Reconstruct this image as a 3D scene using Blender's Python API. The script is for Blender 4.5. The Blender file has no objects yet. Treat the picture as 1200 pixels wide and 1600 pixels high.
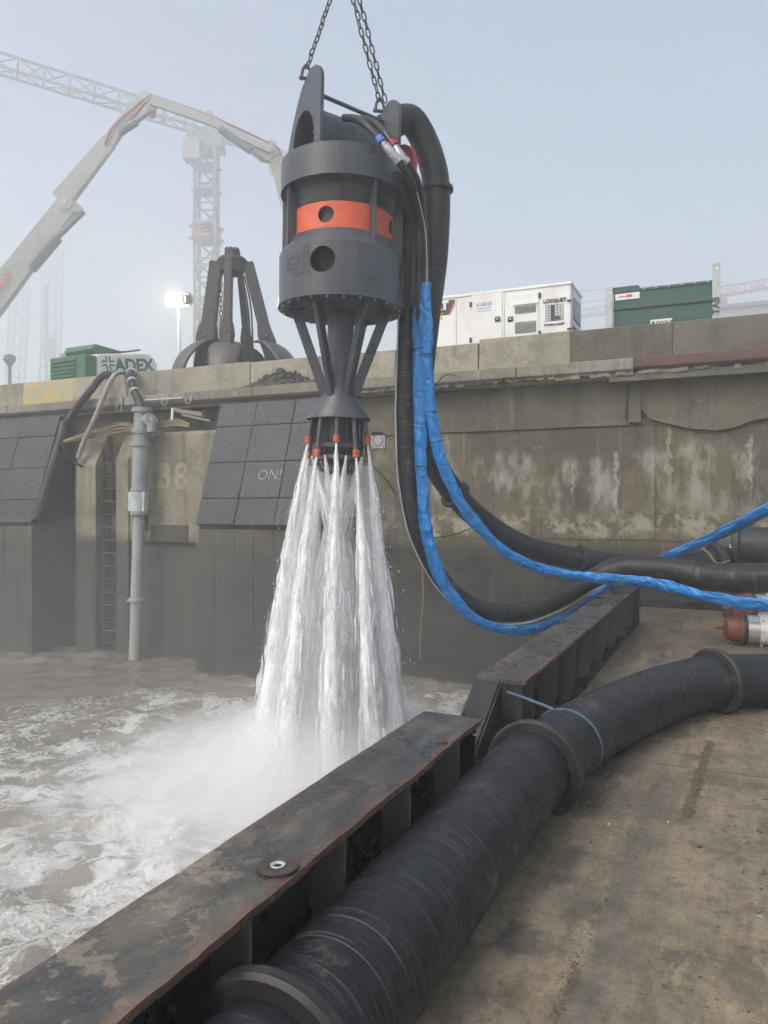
import bpy, bmesh, math, random
import numpy as np
from mathutils import Vector, Matrix, noise as mnoise
R = math.radians
random.seed(7)
rng = np.random.default_rng(11)
scene = bpy.context.scene
COL = scene.collection

# ------------------------------------------------------------------ camera, sky, sun, exposure
CAM_Z = 1.55            # eye height above the barge deck (deck is z = 0)
YAW = 24.5              # the lens looks 24.5 degrees left of the quay's normal (+Y)
HOR = 792.0             # picture row of the horizon in the 1200 x 1600 photograph
cam_d = bpy.data.cameras.new('camera')
cam = bpy.data.objects.new('camera', cam_d); COL.objects.link(cam)
cam.location = (0, 0, CAM_Z); cam.rotation_euler = (R(90), 0, R(YAW))
cam_d.sensor_fit = 'VERTICAL'; cam_d.sensor_height = 36; cam_d.lens = 27
cam_d.shift_y = -(800 - HOR) / 1600
cam_d.clip_start = 0.05; cam_d.clip_end = 3000
scene.camera = cam

SUN_EL, SUN_AZ = 44, 205      # degrees; azimuth measured from +Y towards +X
world = bpy.data.worlds.new('World'); scene.world = world; world.use_nodes = True
wn = world.node_tree.nodes; wl = world.node_tree.links
sky = wn.new('ShaderNodeTexSky'); sky.sky_type = 'NISHITA'; sky.sun_disc = False
sky.sun_elevation = R(SUN_EL); sky.sun_rotation = R(SUN_AZ)
sky.air_density = 1.0; sky.dust_density = 5.0; sky.ozone_density = 0.7; sky.altitude = 0
wl.new(sky.outputs[0], wn['Background'].inputs[0]); wn['Background'].inputs[1].default_value = 0.13
sun_d = bpy.data.lights.new('sun', 'SUN'); sun_d.energy = 1.5; sun_d.angle = R(40); sun_d.color = (1, 0.975, 0.945)
sun = bpy.data.objects.new('sun', sun_d); COL.objects.link(sun)
sv = Vector((math.sin(R(SUN_AZ)) * math.cos(R(SUN_EL)), math.cos(R(SUN_AZ)) * math.cos(R(SUN_EL)), math.sin(R(SUN_EL))))
sun.rotation_euler = sv.to_track_quat('Z', 'Y').to_euler(); sun.location = sv * 60
scene.view_settings.view_transform = 'Standard'; scene.view_settings.look = 'None'
scene.view_settings.gamma = 1.0; scene.view_settings.use_curve_mapping = False
scene.view_settings.exposure = 0.74
cy = scene.cycles
cy.use_denoising = True; cy.max_bounces = 12; cy.diffuse_bounces = 4; cy.glossy_bounces = 2; cy.volume_bounces = 10; cy.transparent_max_bounces = 20
cy.use_adaptive_sampling = True; cy.adaptive_threshold = .06; cy.adaptive_min_samples = 16
cy.volume_step_rate = 1.0; cy.volume_max_steps = 160; cy.sample_clamp_indirect = 8
scene.render.film_transparent = False

CY, SY = math.cos(R(YAW)), math.sin(R(YAW))
FWD = Vector((-SY, CY, 0)); RGT = Vector((CY, SY, 0)); UPV = Vector((0, 0, 1)); EYE = Vector((0, 0, CAM_Z))
def W(px, py, d):
    "place at depth d (metres) seen at photograph pixel px, py"
    return EYE + d * (FWD + (px - 600) / 1200 * RGT + (HOR - py) / 1200 * UPV)
def WY(px, py, Y):
    "place on the vertical plane y = Y parallel to the quay"
    return W(px, py, Y / (CY + SY * (px - 600) / 1200))

# ------------------------------------------------------------------ mesh helpers
class MB:
    def __init__(s): s.v = []; s.f = []; s.t = []
    def add(s, vs, fs, tc=None):
        o = len(s.v); s.v += [tuple(p) for p in vs]; s.f += [tuple(i + o for i in f) for f in fs]
        s.t += tc if tc else [(0, 0, 0)] * len(vs); return s
    def box(s, x0, x1, y0, y1, z0, z1):
        return s.add([(x0,y0,z0),(x1,y0,z0),(x1,y1,z0),(x0,y1,z0),(x0,y0,z1),(x1,y0,z1),(x1,y1,z1),(x0,y1,z1)],
            [(0,3,2,1),(4,5,6,7),(0,1,5,4),(1,2,6,5),(2,3,7,6),(3,0,4,7)])
    def bar(s, p, q, w, h, up=(0,0,1), w2=None, h2=None):
        p = Vector(p); q = Vector(q); d = (q - p).normalized(); up = Vector(up)
        if abs(d.dot(up)) > .98: up = Vector((1, 0, 0))
        a = d.cross(up).normalized(); b = a.cross(d)
        w2 = w if w2 is None else w2; h2 = h if h2 is None else h2
        c = [(-1,-1),(1,-1),(1,1),(-1,1)]
        vs = [p + a*x*w/2 + b*y*h/2 for x, y in c] + [q + a*x*w2/2 + b*y*h2/2 for x, y in c]
        return s.add(vs, [(0,1,2,3),(7,6,5,4),(0,4,5,1),(1,5,6,2),(2,6,7,3),(3,7,4,0)])
    def tube(s, pts, r, n=12, caps=True, flat=1.0, wrinkle=None, upv=(0,0,1)):
        pts = [Vector(p) for p in pts]; m = len(pts)
        rr = r if isinstance(r, (list, tuple)) else [r] * m
        T = [(pts[min(i+1, m-1)] - pts[max(i-1, 0)]).normalized() for i in range(m)]
        u = Vector(upv)
        if abs(u.dot(T[0])) > .95: u = Vector((1, 0, 0)) if abs(T[0].x) < .9 else Vector((0, 1, 0))
        a = (u - T[0] * u.dot(T[0])).normalized()
        vs, tc, L = [], [], 0
        for i in range(m):
            if i:
                L += (pts[i] - pts[i-1]).length
                a = (a - T[i] * a.dot(T[i])).normalized()
            b = T[i].cross(a)
            for k in range(n):
                th = 2*math.pi*k/n
                w = wrinkle(i, th, L) if wrinkle else 1.0
                vs.append(pts[i] + (a*math.cos(th) + b*math.sin(th)*flat)*rr[i]*w)
                tc.append((math.cos(th)*rr[i], math.sin(th)*rr[i], L))
        fs = [(i*n+k, i*n+(k+1) % n, (i+1)*n+(k+1) % n, (i+1)*n+k) for i in range(m-1) for k in range(n)]
        if caps: fs += [tuple(range(n-1, -1, -1)), tuple((m-1)*n+k for k in range(n))]
        return s.add(vs, fs, tc)
    def lathe(s, prof, n=32, c=(0,0,0), axis=None, caps=True, a0=0, a1=None):
        "prof: (radius, height) pairs along axis"
        c = Vector(c); ax = Vector(axis or (0,0,1)).normalized()
        u = Vector((1,0,0)) if abs(ax.x) < .9 else Vector((0,1,0))
        a = (u - ax*u.dot(ax)).normalized(); b = ax.cross(a)
        full = a1 is None; nn = n if full else n + 1; span = 2*math.pi if full else a1 - a0
        vs, tc = [], []
        for r, h in prof:
            for k in range(nn):
                th = a0 + span*k/n
                vs.append(c + ax*h + (a*math.cos(th) + b*math.sin(th))*r); tc.append((math.cos(th)*r, math.sin(th)*r, h))
        fs = []
        for i in range(len(prof)-1):
            for k in range(nn if full else nn-1):
                k2 = (k+1) % nn; fs.append((i*nn+k, i*nn+k2, (i+1)*nn+k2, (i+1)*nn+k))
        if caps and full: fs += [tuple(range(nn-1, -1, -1)), tuple((len(prof)-1)*nn+k for k in range(nn))]
        return s.add(vs, fs, tc)
    def prism(s, pts, vec):
        pts = [Vector(p) for p in pts]; vec = Vector(vec); n = len(pts)
        return s.add(pts + [p + vec for p in pts], [tuple(range(n-1, -1, -1)), tuple(range(n, 2*n))] + [(i, (i+1) % n, n+(i+1) % n, n+i) for i in range(n)])
    def xf(s, M):
        s.v = [tuple(M @ Vector(p)) for p in s.v]; return s
    def mesh(s, name, mat, smooth=None):
        me = bpy.data.meshes.new(name); me.from_pydata(s.v, [], s.f)
        bm = bmesh.new(); bm.from_mesh(me); bmesh.ops.recalc_face_normals(bm, faces=bm.faces); bm.to_mesh(me); bm.free()
        at = me.attributes.new('tc', 'FLOAT_VECTOR', 'POINT'); at.data.foreach_set('vector', np.array(s.t, dtype=np.float32).ravel())
        if mat: me.materials.append(mat)
        if smooth is not None:
            me.polygons.foreach_set('use_smooth', [True]*len(me.polygons)); me.set_sharp_from_angle(angle=R(smooth))
        me.update(); return me
    def build(s, name, mat, parent=None, smooth=None, bevel=None, kind=None, seg=2):
        return link(name, s.mesh(name, mat, smooth), parent, bevel, kind, seg)

ROOT = {}
def link(name, me, parent=None, bevel=None, kind=None, seg=2):
    o = bpy.data.objects.new(name, me); COL.objects.link(o)
    if parent is not None:
        o.parent = parent
        if parent.name in ROOT: o.matrix_parent_inverse = ROOT[parent.name]
    if bevel:
        b = o.modifiers.new('bevel', 'BEVEL'); b.width = bevel; b.segments = seg; b.limit_method = 'ANGLE'; b.angle_limit = R(35)
        b.harden_normals = False
    if kind: o['kind'] = kind
    return o
def tag(o, label=None, cat=None, group=None, kind=None):
    if label: o['label'] = label
    if cat: o['category'] = cat
    if group: o['group'] = group
    if kind: o['kind'] = kind
    return o
def thing(name, label, cat, loc=(0,0,0), group=None, local=None):
    "an Empty at the thing's base; children are written in world space unless local is a rotation"
    o = bpy.data.objects.new(name, None); COL.objects.link(o); o.empty_display_size = .2
    o.location = loc
    if local is not None: o.rotation_euler = local
    else: ROOT[o.name] = Matrix.Translation(-Vector(loc))
    return tag(o, label, cat, group)
def copy_tree(o, parent=None):
    c = o.copy(); COL.objects.link(c); c.parent = parent
    for ch in o.children: copy_tree(ch, c)
    return c
def spline(P, n=8):
    P = [Vector(p) for p in P]; Q = [2*P[0]-P[1]] + P + [2*P[-1]-P[-2]]; out = []
    for i in range(1, len(Q)-2):
        a, b, c, d = Q[i-1:i+3]
        for k in range(n):
            t = k/n
            out.append(.5*((2*b) + (c-a)*t + (2*a-5*b+4*c-d)*t*t + (3*b-a-3*c+d)*t**3))
    return out + [P[-1]]
def text_mb(s, size, M, depth=.004, font_shear=0, bold=0.0):
    cu = bpy.data.curves.new('t', 'FONT'); cu.body = s; cu.size = size; cu.extrude = depth; cu.shear = font_shear; cu.offset = bold
    cu.align_x = 'CENTER'; cu.align_y = 'CENTER'; cu.resolution_u = 3
    o = bpy.data.objects.new('t', cu); COL.objects.link(o)
    me = bpy.data.meshes.new_from_object(o.evaluated_get(bpy.context.evaluated_depsgraph_get()))
    mb = MB(); mb.add([M @ v.co for v in me.vertices], [tuple(p.vertices) for p in me.polygons])
    bpy.data.objects.remove(o); bpy.data.curves.remove(cu); bpy.data.meshes.remove(me)
    return mb
def face_mat(origin, xdir, up=(0,0,1)):
    "matrix whose local x runs along xdir and local y up: for flat lettering"
    x = Vector(xdir).normalized(); y = Vector(up); y = (y - x*y.dot(x)).normalized(); z = x.cross(y)
    M = Matrix((x, y, z)).transposed().to_4x4(); M.translation = Vector(origin); return M

# ------------------------------------------------------------------ material helpers
class NT:
    def __init__(s, name):
        s.m = bpy.data.materials.new(name); s.m.use_nodes = True
        s.t = s.m.node_tree; s.N = s.t.nodes; s.L = s.t.links; s.b = s.N['Principled BSDF']; s.out = s.N['Material Output']
    def n(s, typ, **k):
        x = s.N.new(typ)
        for a, v in k.items(): setattr(x, a, v)
        return x
    def put(s, sock, v):
        if hasattr(v, 'is_output') or isinstance(v, bpy.types.NodeSocket): s.L.new(v, sock)
        elif v is not None:
            if sock.type == 'RGBA' and not hasattr(v, '__len__'): v = (v, v, v, 1)
            elif sock.type == 'RGBA' and len(v) == 3: v = (*v, 1)
            sock.default_value = v
    def pos(s): return s.n('ShaderNodeNewGeometry').outputs['Position']
    def normal(s): return s.n('ShaderNodeNewGeometry').outputs['Normal']
    def tc(s): 
        a = s.n('ShaderNodeAttribute'); a.attribute_name = 'tc'; return a.outputs['Vector']
    def rand(s): return s.n('ShaderNodeObjectInfo').outputs['Random']
    def obj(s): return s.n('ShaderNodeTexCoord').outputs['Object']
    def map(s, v, scale=(1,1,1), loc=(0,0,0), rot=(0,0,0)):
        x = s.n('ShaderNodeMapping'); s.put(x.inputs[0], v); x.inputs['Scale'].default_value = scale
        x.inputs['Location'].default_value = loc; x.inputs['Rotation'].default_value = rot; return x.outputs[0]
    def noise(s, v, scale, detail=6, rough=.55, dist=0, col=False):
        x = s.n('ShaderNodeTexNoise'); s.put(x.inputs['Vector'], v); s.put(x.inputs['Scale'], scale)
        x.inputs['Detail'].default_value = min(detail, 5); x.inputs['Roughness'].default_value = rough; x.inputs['Distortion'].default_value = dist
        return x.outputs['Color' if col else 0]
    def voro(s, v, scale, feature='F1', rnd=1):
        x = s.n('ShaderNodeTexVoronoi'); x.feature = feature; s.put(x.inputs['Vector'], v); s.put(x.inputs['Scale'], scale)
        x.inputs['Randomness'].default_value = rnd; return x.outputs['Distance']
    def math(s, op, a, b=None, c=None, clamp=False):
        x = s.n('ShaderNodeMath', operation=op); x.use_clamp = clamp
        for i, v in enumerate((a, b, c)):
            if v is not None: s.put(x.inputs[i], v)
        return x.outputs[0]
    def vmath(s, op, a, b=None, scale=None):
        x = s.n('ShaderNodeVectorMath', operation=op); s.put(x.inputs[0], a)
        if b is not None: s.put(x.inputs[1], b)
        if scale is not None: s.put(x.inputs['Scale'], scale)
        return x.outputs['Value' if op in ('LENGTH', 'DISTANCE', 'DOT_PRODUCT') else 'Vector']
    def sep(s, v):
        x = s.n('ShaderNodeSeparateXYZ'); s.put(x.inputs[0], v); return x.outputs
    def comb(s, x_, y_, z_):
        x = s.n('ShaderNodeCombineXYZ')
        for i, v in enumerate((x_, y_, z_)): s.put(x.inputs[i], v)
        return x.outputs[0]
    def rng(s, v, a, b, c=0, d=1, smooth=True):
        x = s.n('ShaderNodeMapRange'); x.interpolation_type = 'SMOOTHSTEP' if smooth else 'LINEAR'; x.clamp = True
        for i, q in enumerate((v, a, b, c, d)): s.put(x.inputs[i], q)
        return x.outputs[0]
    def mix(s, f, a, b, blend='MIX'):
        x = s.n('ShaderNodeMix', data_type='RGBA', blend_type=blend); s.put(x.inputs[0], f); s.put(x.inputs[6], a); s.put(x.inputs[7], b)
        return x.outputs[2]
    def ramp(s, f, stops):
        x = s.n('ShaderNodeValToRGB'); e = x.color_ramp.elements
        while len(e) < len(stops): e.new(.5)
        for k, (p, c) in enumerate(stops):
            e[k].position = p; e[k].color = (*c, 1) if hasattr(c, '__len__') else (c, c, c, 1)
        s.put(x.inputs[0], f); return x.outputs[0]
    def bump(s, h, strength=.3, dist=.02, nrm=None):
        x = s.n('ShaderNodeBump'); x.inputs['Strength'].default_value = strength; x.inputs['Distance'].default_value = dist
        s.put(x.inputs['Height'], h)
        if nrm is not None: s.put(x.inputs['Normal'], nrm)
        return x.outputs[0]
    def fin(s, col=None, rough=None, nrm=None, metal=None, spec=None):
        if col is not None: s.put(s.b.inputs['Base Color'], col)
        if rough is not None: s.put(s.b.inputs['Roughness'], rough)
        if nrm is not None: s.put(s.b.inputs['Normal'], nrm)
        if metal is not None: s.put(s.b.inputs['Metallic'], metal)
        if spec is not None: s.put(s.b.inputs['Specular IOR Level'], spec)
        return s.m

def paint(name, c, dirt=None, rough=.45, scale=4, amt=.5, bump=.05, metal=0, streak=False, vary=.12):
    "painted or plain surface with uneven tone, grime and slight relief"
    n = NT(name); p = n.obj() if not streak else n.obj()
    big = n.noise(n.map(p, (1, 1, .35 if streak else 1)), scale, 8, .6)
    fine = n.noise(p, scale*9, 5, .6)
    dirt = dirt or tuple(x*.45 + .02 for x in c)
    f = n.math('MULTIPLY', n.rng(n.math('ADD', n.math('MULTIPLY', big, .75), n.math('MULTIPLY', fine, .25)), .45, .72), amt)
    base = n.mix(n.math('MULTIPLY', n.noise(p, scale*2.3, 3), vary*2), c, tuple(min(1, x*1.35) for x in c))
    col = n.mix(f, base, dirt)
    rg = n.rng(fine, .3, .7, max(.05, rough-.1), min(1, rough+.2))
    return n.fin(col, rg, n.bump(fine, bump, .01), metal)
# ------------------------------------------------------------------ materials
WATER_Z = -1.70
def m_concrete(name, c1, c2, seed=0, tide=False, stain=.6, rnd=True, white=0.0):
    n = NT(name); p = n.map(n.pos(), loc=(seed*7.3, seed*3.1, seed*1.7)); z = n.sep(n.pos())[2]
    big = n.noise(p, .55, 9, .62); mid = n.noise(p, 2.6, 8, .65); fine = n.noise(p, 26, 6, .65); pit = n.voro(p, 38)
    col = n.mix(n.rng(big, .35, .68), c1, c2)
    col = n.mix(n.math('MULTIPLY', n.rng(mid, .46, .66), .65), col, tuple(x*.45 for x in c1))
    col = n.mix(n.math('MULTIPLY', n.rng(fine, .52, .70), .45), col, tuple(x*.42 for x in c1))
    col = n.mix(n.math('MULTIPLY', n.rng(n.noise(n.map(p, loc=(2, 6, 1)), 6.5, 5, .7), .60, .72), .5), col, tuple(min(1, x*1.75) for x in c1))
    if rnd: col = n.mix(n.math('MULTIPLY', n.rand(), .45), col, tuple(x*.62 for x in c2))
    # rain streaks run down
    st = n.noise(n.map(p, (3.2, 3.2, .16)), 1.6, 7, .6)
    col = n.mix(n.math('MULTIPLY', n.rng(st, .50, .66), stain), col, tuple(x*.34 for x in c1))
    lt = n.noise(n.map(p, (4.5, 4.5, .3), loc=(4, 9, 2)), 1.3, 7, .6)
    col = n.mix(n.math('MULTIPLY', n.rng(lt, .58, .76), .35), col, (.46, .45, .39))
    if white:
        zz = n.math('ADD', z, n.math('MULTIPLY', n.math('SUBTRACT', big, .5), 1.6))
        band = n.math('MULTIPLY', n.rng(zz, 1.25, 1.7), n.rng(zz, 2.75, 2.35))
        w = n.math('MULTIPLY', band, n.rng(n.noise(n.map(p, (1, 1, .45)), 1.7, 9, .68), .47, .66))
        col = n.mix(n.math('MULTIPLY', w, white), col, (.34, .335, .30))
        b2 = n.math('MULTIPLY', n.rng(zz, .95, 1.15), n.rng(zz, 1.55, 1.3))
        w2 = n.math('MULTIPLY', b2, n.rng(n.noise(p, 3.1, 9, .7), .46, .6))
        col = n.mix(n.math('MULTIPLY', w2, .6), col, (.40, .38, .28))
    rough = n.rng(fine, .3, .7, .72, .95)
    if white:      # lime and rust runs below cracks and holes
        xx = n.sep(n.pos())[0]; wob = n.math('MULTIPLY', n.math('SUBTRACT', n.noise(p, 5, 4, .6), .5), .26)
        for px_, y0_, y1_, wd_, cc in ((962, 705, 830, .045, (.45, .44, .39)), (1045, 668, 775, .055, (.42, .40, .32)), (1032, 668, 740, .02, (.06, .05, .035)), (895, 725, 800, .03, (.40, .39, .35)), (740, 690, 800, .05, (.08, .075, .055)), (1172, 680, 800, .04, (.42, .41, .37)), (700, 660, 760, .03, (.36, .35, .31))):
            c_ = WY(px_, y0_, 13.5); z1_ = WY(px_, y1_, 13.5).z
            g_ = n.rng(n.math('ABSOLUTE', n.math('SUBTRACT', n.math('ADD', xx, wob), c_.x)), wd_, wd_*.25)
            g_ = n.math('MULTIPLY', n.math('MULTIPLY', g_, n.rng(z, c_.z + .04, c_.z - .04)), n.rng(z, z1_, z1_ + .5))
            col = n.mix(n.math('MULTIPLY', g_, n.rng(fine, .35, .6, .15, .6)), col, cc)
    if tide:
        zt = n.math('ADD', z, n.math('ADD', n.math('MULTIPLY', n.math('SUBTRACT', mid, .5), .55), n.math('MULTIPLY', n.math('SUBTRACT', fine, .5), .12)))
        wet = n.rng(zt, 1.02, .72)
        alg = n.mix(n.rng(mid, .4, .62), (.036, .034, .022), (.011, .0115, .010))
        weth = n.rng(zt, .35, .1)
        alg = n.mix(n.math('MULTIPLY', weth, .7), alg, (.014, .015, .015))
        alg = n.mix(n.math('MULTIPLY', n.rng(st, .50, .62), .6), alg, (.050, .047, .034))
        alg = n.mix(n.math('MULTIPLY', n.rng(fine, .56, .68), .6), alg, (.006, .0065, .006))
        alg = n.mix(n.math('MULTIPLY', n.rng(lt, .54, .68), .4), alg, (.062, .058, .046))
        col = n.mix(n.math('MULTIPLY', wet, .95), col, alg)
        rough = n.math('SUBTRACT', rough, n.math('MULTIPLY', wet, .3))
    h = n.math('ADD', n.math('MULTIPLY', mid, .6), n.math('ADD', n.math('MULTIPLY', fine, .3), n.math('MULTIPLY', n.rng(pit, 0, .25), .15)))
    return n.fin(col, rough, n.bump(h, .45, .03))
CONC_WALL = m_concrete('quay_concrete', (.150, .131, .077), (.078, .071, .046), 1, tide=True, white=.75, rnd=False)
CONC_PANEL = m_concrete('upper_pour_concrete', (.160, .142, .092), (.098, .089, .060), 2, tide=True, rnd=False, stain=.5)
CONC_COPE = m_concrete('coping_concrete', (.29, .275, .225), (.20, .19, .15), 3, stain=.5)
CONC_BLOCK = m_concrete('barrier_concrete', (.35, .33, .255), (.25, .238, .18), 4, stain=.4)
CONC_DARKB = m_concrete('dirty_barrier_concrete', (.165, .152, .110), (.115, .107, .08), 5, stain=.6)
CONC_NIB = m_concrete('pier_concrete', (.26, .24, .165), (.18, .168, .12), 6, tide=True, rnd=False, stain=.6)

def m_yellow_block():
    n = NT('yellow_stained_concrete'); p = n.pos()
    f = n.rng(n.noise(p, 2.2, 8, .7), .42, .58)
    col = n.mix(f, (.36, .34, .26), (.46, .36, .11)); return n.fin(col, .85, n.bump(n.noise(p, 22, 6), .4, .02))
CONC_YEL = m_yellow_block()

def m_pump():
    n = NT('pump_grey_paint'); p = n.obj()
    run = n.noise(n.map(p, (7, 7, .5)), 1.0, 5, .6); big = n.noise(p, 2.2, 5, .6); fine = n.noise(p, 34, 4, .6)
    scr = n.noise(n.map(p, (3, 3, 40), rot=(.3, .2, 0)), 1.0, 4, .65)
    col = n.mix(n.rng(big, .35, .65), (.050, .057, .072), (.068, .075, .090))
    col = n.mix(n.math('MULTIPLY', n.rng(run, .52, .68), .45), col, (.032, .034, .038))
    col = n.mix(n.math('MULTIPLY', n.rng(scr, .66, .74), .35), col, (.20, .205, .215))
    col = n.mix(n.math('MULTIPLY', n.rng(fine, .62, .74), .3), col, (.16, .155, .145))
    return n.fin(col, n.rng(big, .3, .7, .26, .46), n.bump(n.math('ADD', big, n.math('MULTIPLY', fine, .15)), .06, .02))
PUMP = m_pump()
PUMP_DK = paint('pump_dark_inside', (.030, .033, .038), (.02, .02, .022), .55, 5, .4)
ORANGE = paint('orange_paint', (.62, .105, .035), (.36, .06, .03), .42, 5, .35, .03)
ORANGE_N = paint('orange_nozzle', (.55, .10, .03), (.2, .05, .03), .5, 20, .4)
TEXT_DK = paint('dark_lettering', (.035, .038, .045), None, .5, 6, .2)
BOLT_W = paint('zinc_bolt', (.55, .56, .56), (.3, .3, .29), .35, 20, .4, metal=.6)
CHAIN = paint('chain_steel', (.075, .070, .068), (.11, .07, .05), .5, 30, .6, .1, metal=.4)
STEEL_G = paint('galvanised_steel', (.34, .36, .37), (.2, .2, .18), .45, 5, .6, .05, metal=.35)
CHROME = paint('plated_fitting', (.55, .56, .57), (.3, .3, .3), .28, 16, .4, metal=.75)
RED_F = paint('red_flange_paint', (.36, .03, .035), (.12, .02, .02), .45, 8, .5)
BLUE_C = paint('blue_coupling_band', (.05, .17, .5), None, .5, 8, .3)
WHITE_P = paint('white_enamel', (.74, .75, .73), (.48, .47, .43), .38, 2.2, .45, .02, streak=True, vary=.03)
WHITE_B = paint('boom_white_paint', (.27, .28, .258), (.13, .13, .115), .45, 1.2, .55, .02, vary=.03)
RED_B = paint('boom_red_pipe', (.24, .06, .045), (.13, .06, .05), .5, 2, .5)
GREEN_C = paint('container_green_paint', (.020, .075, .066), (.035, .07, .062), .45, 2.5, .55, .03, streak=True)
GREEN_A = paint('machine_green_paint', (.028, .125, .055), (.04, .11, .05), .5, 2, .5, .03)
GREY_L = paint('light_grey_steel', (.42, .46, .48), (.22, .21, .19), .5, 5, .6, .05)
BLACK_P = paint('black_plastic', (.020, .021, .023), (.05, .05, .05), .5, 10, .4)
MESH_G = paint('vent_grille', (.26, .27, .27), (.15, .15, .15), .6, 14, .6)
GLASS_D = paint('dark_window', (.05, .06, .07), (.09, .09, .09), .15, 4, .4)
SIGN_W = paint('sign_white', (.72, .72, .70), (.5, .5, .48), .5, 8, .3)
SIGN_R = paint('sign_red', (.52, .045, .06), None, .5, 8, .3)
SIGN_Y = paint('sign_yellow', (.75, .45, .02), None, .5, 8, .3)
SIGN_BL = paint('sign_blue', (.10, .20, .50), None, .5, 8, .3)
CRANE_G = paint('crane_grey', (.085, .095, .105), (.07, .07, .07), .5, .6, .5)
CRANE_R = paint('crane_red', (.26, .075, .06), (.16, .06, .055), .5, .6, .5)
CRANE_W = paint('crane_pale', (.20, .205, .21), (.14, .13, .13), .5, .6, .5)
GRAB = paint('grab_brown_steel', (.056, .050, .051), (.028, .026, .027), .55, 2.4, .8, .15, metal=.2, vary=.3)
SHELLM = paint('grab_worn_shell', (.095, .08, .077), (.05, .044, .043), .45, 2, .7, .1, metal=.3, vary=.3)
ROPE_T = paint('tan_rope', (.23, .18, .11), (.10, .085, .06), .85, 12, .6, .3)
HOSE_T = paint('tan_hose', (.33, .30, .25), (.2, .18, .15), .7, 6, .5, .1)
TIMBER = paint('grey_timber', (.24, .21, .17), (.14, .12, .1), .85, 5, .6, .3)
PIPE_G = paint('pipe_grey_paint', (.25, .285, .29), (.17, .17, .14), .45, 3, .7, .05, streak=True)
PIPE_L = paint('weathered_lower_pipe', (.30, .31, .29), (.17, .16, .13), .55, 3, .7, .08, streak=True)
LADDER = paint('rusted_ladder_steel', (.085, .075, .062), (.16, .09, .05), .7, 9, .7, .2)
DIGIT = paint('faded_cream_paint', (.30, .27, .185), (.17, .155, .11), .85, 7, 1.0, .2)
CHALK = paint('white_chalk', (.50, .50, .50), (.22, .22, .23), .9, 30, .7, .1)
FEND_B = m_concrete('stained_fender_block', (.092, .076, .054), (.036, .031, .026), 8, tide=True, rnd=False, stain=.7)
RUST_C = paint('rusty_red_coping_beam', (.105, .058, .045), (.09, .08, .065), .75, 2.2, .7, .3, vary=.3)
RUST = paint('rust', (.22, .075, .025), (.10, .045, .025), .85, 22, .7, .4)
RUSTW = paint('worn_orange_steel', (.17, .05, .03), (.06, .035, .027), .5, 9, 1.0, .15)
STRAP = paint('pale_blue_strap', (.055, .115, .16), (.08, .10, .10), .7, 12, .6, .1)
DISC = paint('grinding_disc_grit', (.060, .048, .040), (.12, .10, .085), .9, 40, .6, .6)
GRAVEL = paint('dark_soil', (.09, .085, .075), (.05, .047, .042), .95, 14, .7, .6)
MUD = paint('mud_crumb', (.115, .090, .058), (.06, .05, .035), .9, 18, .7, .5)
WEED = paint('dry_debris', (.085, .072, .040), (.04, .04, .03), .9, 18, .7, .5)
STONE = paint('pale_stone', (.40, .37, .31), (.25, .23, .2), .85, 18, .5, .4)

def m_fender():
    n = NT('fender_panel_plastic'); p = n.pos()
    f = n.noise(n.map(p, (1, 1, .5)), 2.2, 8, .65); g = n.noise(p, 17, 6, .7)
    sc = n.noise(n.map(p, (1.2, 6, 22)), 1.7, 6, .7)
    col = n.mix(n.rng(f, .35, .7), (.021, .0235, .032), (.012, .0135, .018))
    col = n.mix(n.math('MULTIPLY', n.rand(), .35), col, (.040, .043, .053))
    col = n.mix(n.math('MULTIPLY', n.rng(sc, .58, .74), .5), col, (.13, .13, .14))
    return n.fin(col, n.rng(g, .3, .7, .42, .65), n.bump(g, .15, .01))
FENDER = m_fender()
def m_rubber(name, base=(.008, .0088, .0115), wrap=.0, dust=.35, ring=0):
    n = NT(name); t = n.tc(); p = n.pos()
    L = n.sep(t)[2]
    d1 = n.noise(p, 3.2, 8, .65); d2 = n.noise(p, 24, 6, .7)
    up = n.sep(n.normal())[2]
    streak = n.noise(n.map(t, (4, 4, 48)), 1.0, 5, .7)     # fine marks that run round the hose
    arcs = n.noise(n.map(t, (1.6, 1.6, 95)), 1.0, 3, .6)
    col = n.mix(n.rng(d1, .35, .7), base, tuple(x*1.9 for x in base))
    blot = n.rng(n.noise(n.map(p, loc=(3, 3, 3)), 1.9, 5, .6), .35, .65, .25, 1.0)
    col = n.mix(n.math('MULTIPLY', n.math('MULTIPLY', n.rng(streak, .55, .68), dust), blot), col, (.150, .145, .138))
    col = n.mix(n.math('MULTIPLY', n.math('MULTIPLY', n.rng(arcs, .60, .70), dust), blot), col, (.20, .195, .185))
    mud = n.math('MULTIPLY', n.rng(n.noise(p, 5.5, 9, .7), .58, .70), dust)
    col = n.mix(mud, col, (.135, .118, .09))
    h = n.math('ADD', n.math('MULTIPLY', streak, .7), n.math('MULTIPLY', d2, .4))
    nr = n.bump(h, .35, .008)
    if wrap:
        s = n.math('MULTIPLY', n.math('SINE', n.math('MULTIPLY', L, wrap)), n.rng(d1, .35, .65))
        nr = n.bump(s, .07, .004, nr)
    return n.fin(col, n.rng(d2, .3, .75, .34, .58), nr, spec=.35)
RUBBER = m_rubber('hose_rubber', wrap=2*math.pi/.028, dust=.5)
RUBBER2 = m_rubber('discharge_hose_rubber', (.010, .0105, .012), wrap=2*math.pi/.05, dust=.32)
RUBBER3 = m_rubber('muddy_hose_rubber', (.009, .009, .010), dust=.7)
RUB_COL = m_rubber('hose_collar_rubber', (.017, .016, .0155), dust=.35)
HYD = m_rubber('hydraulic_hose', (.016, .017, .019), dust=.12)
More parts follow.
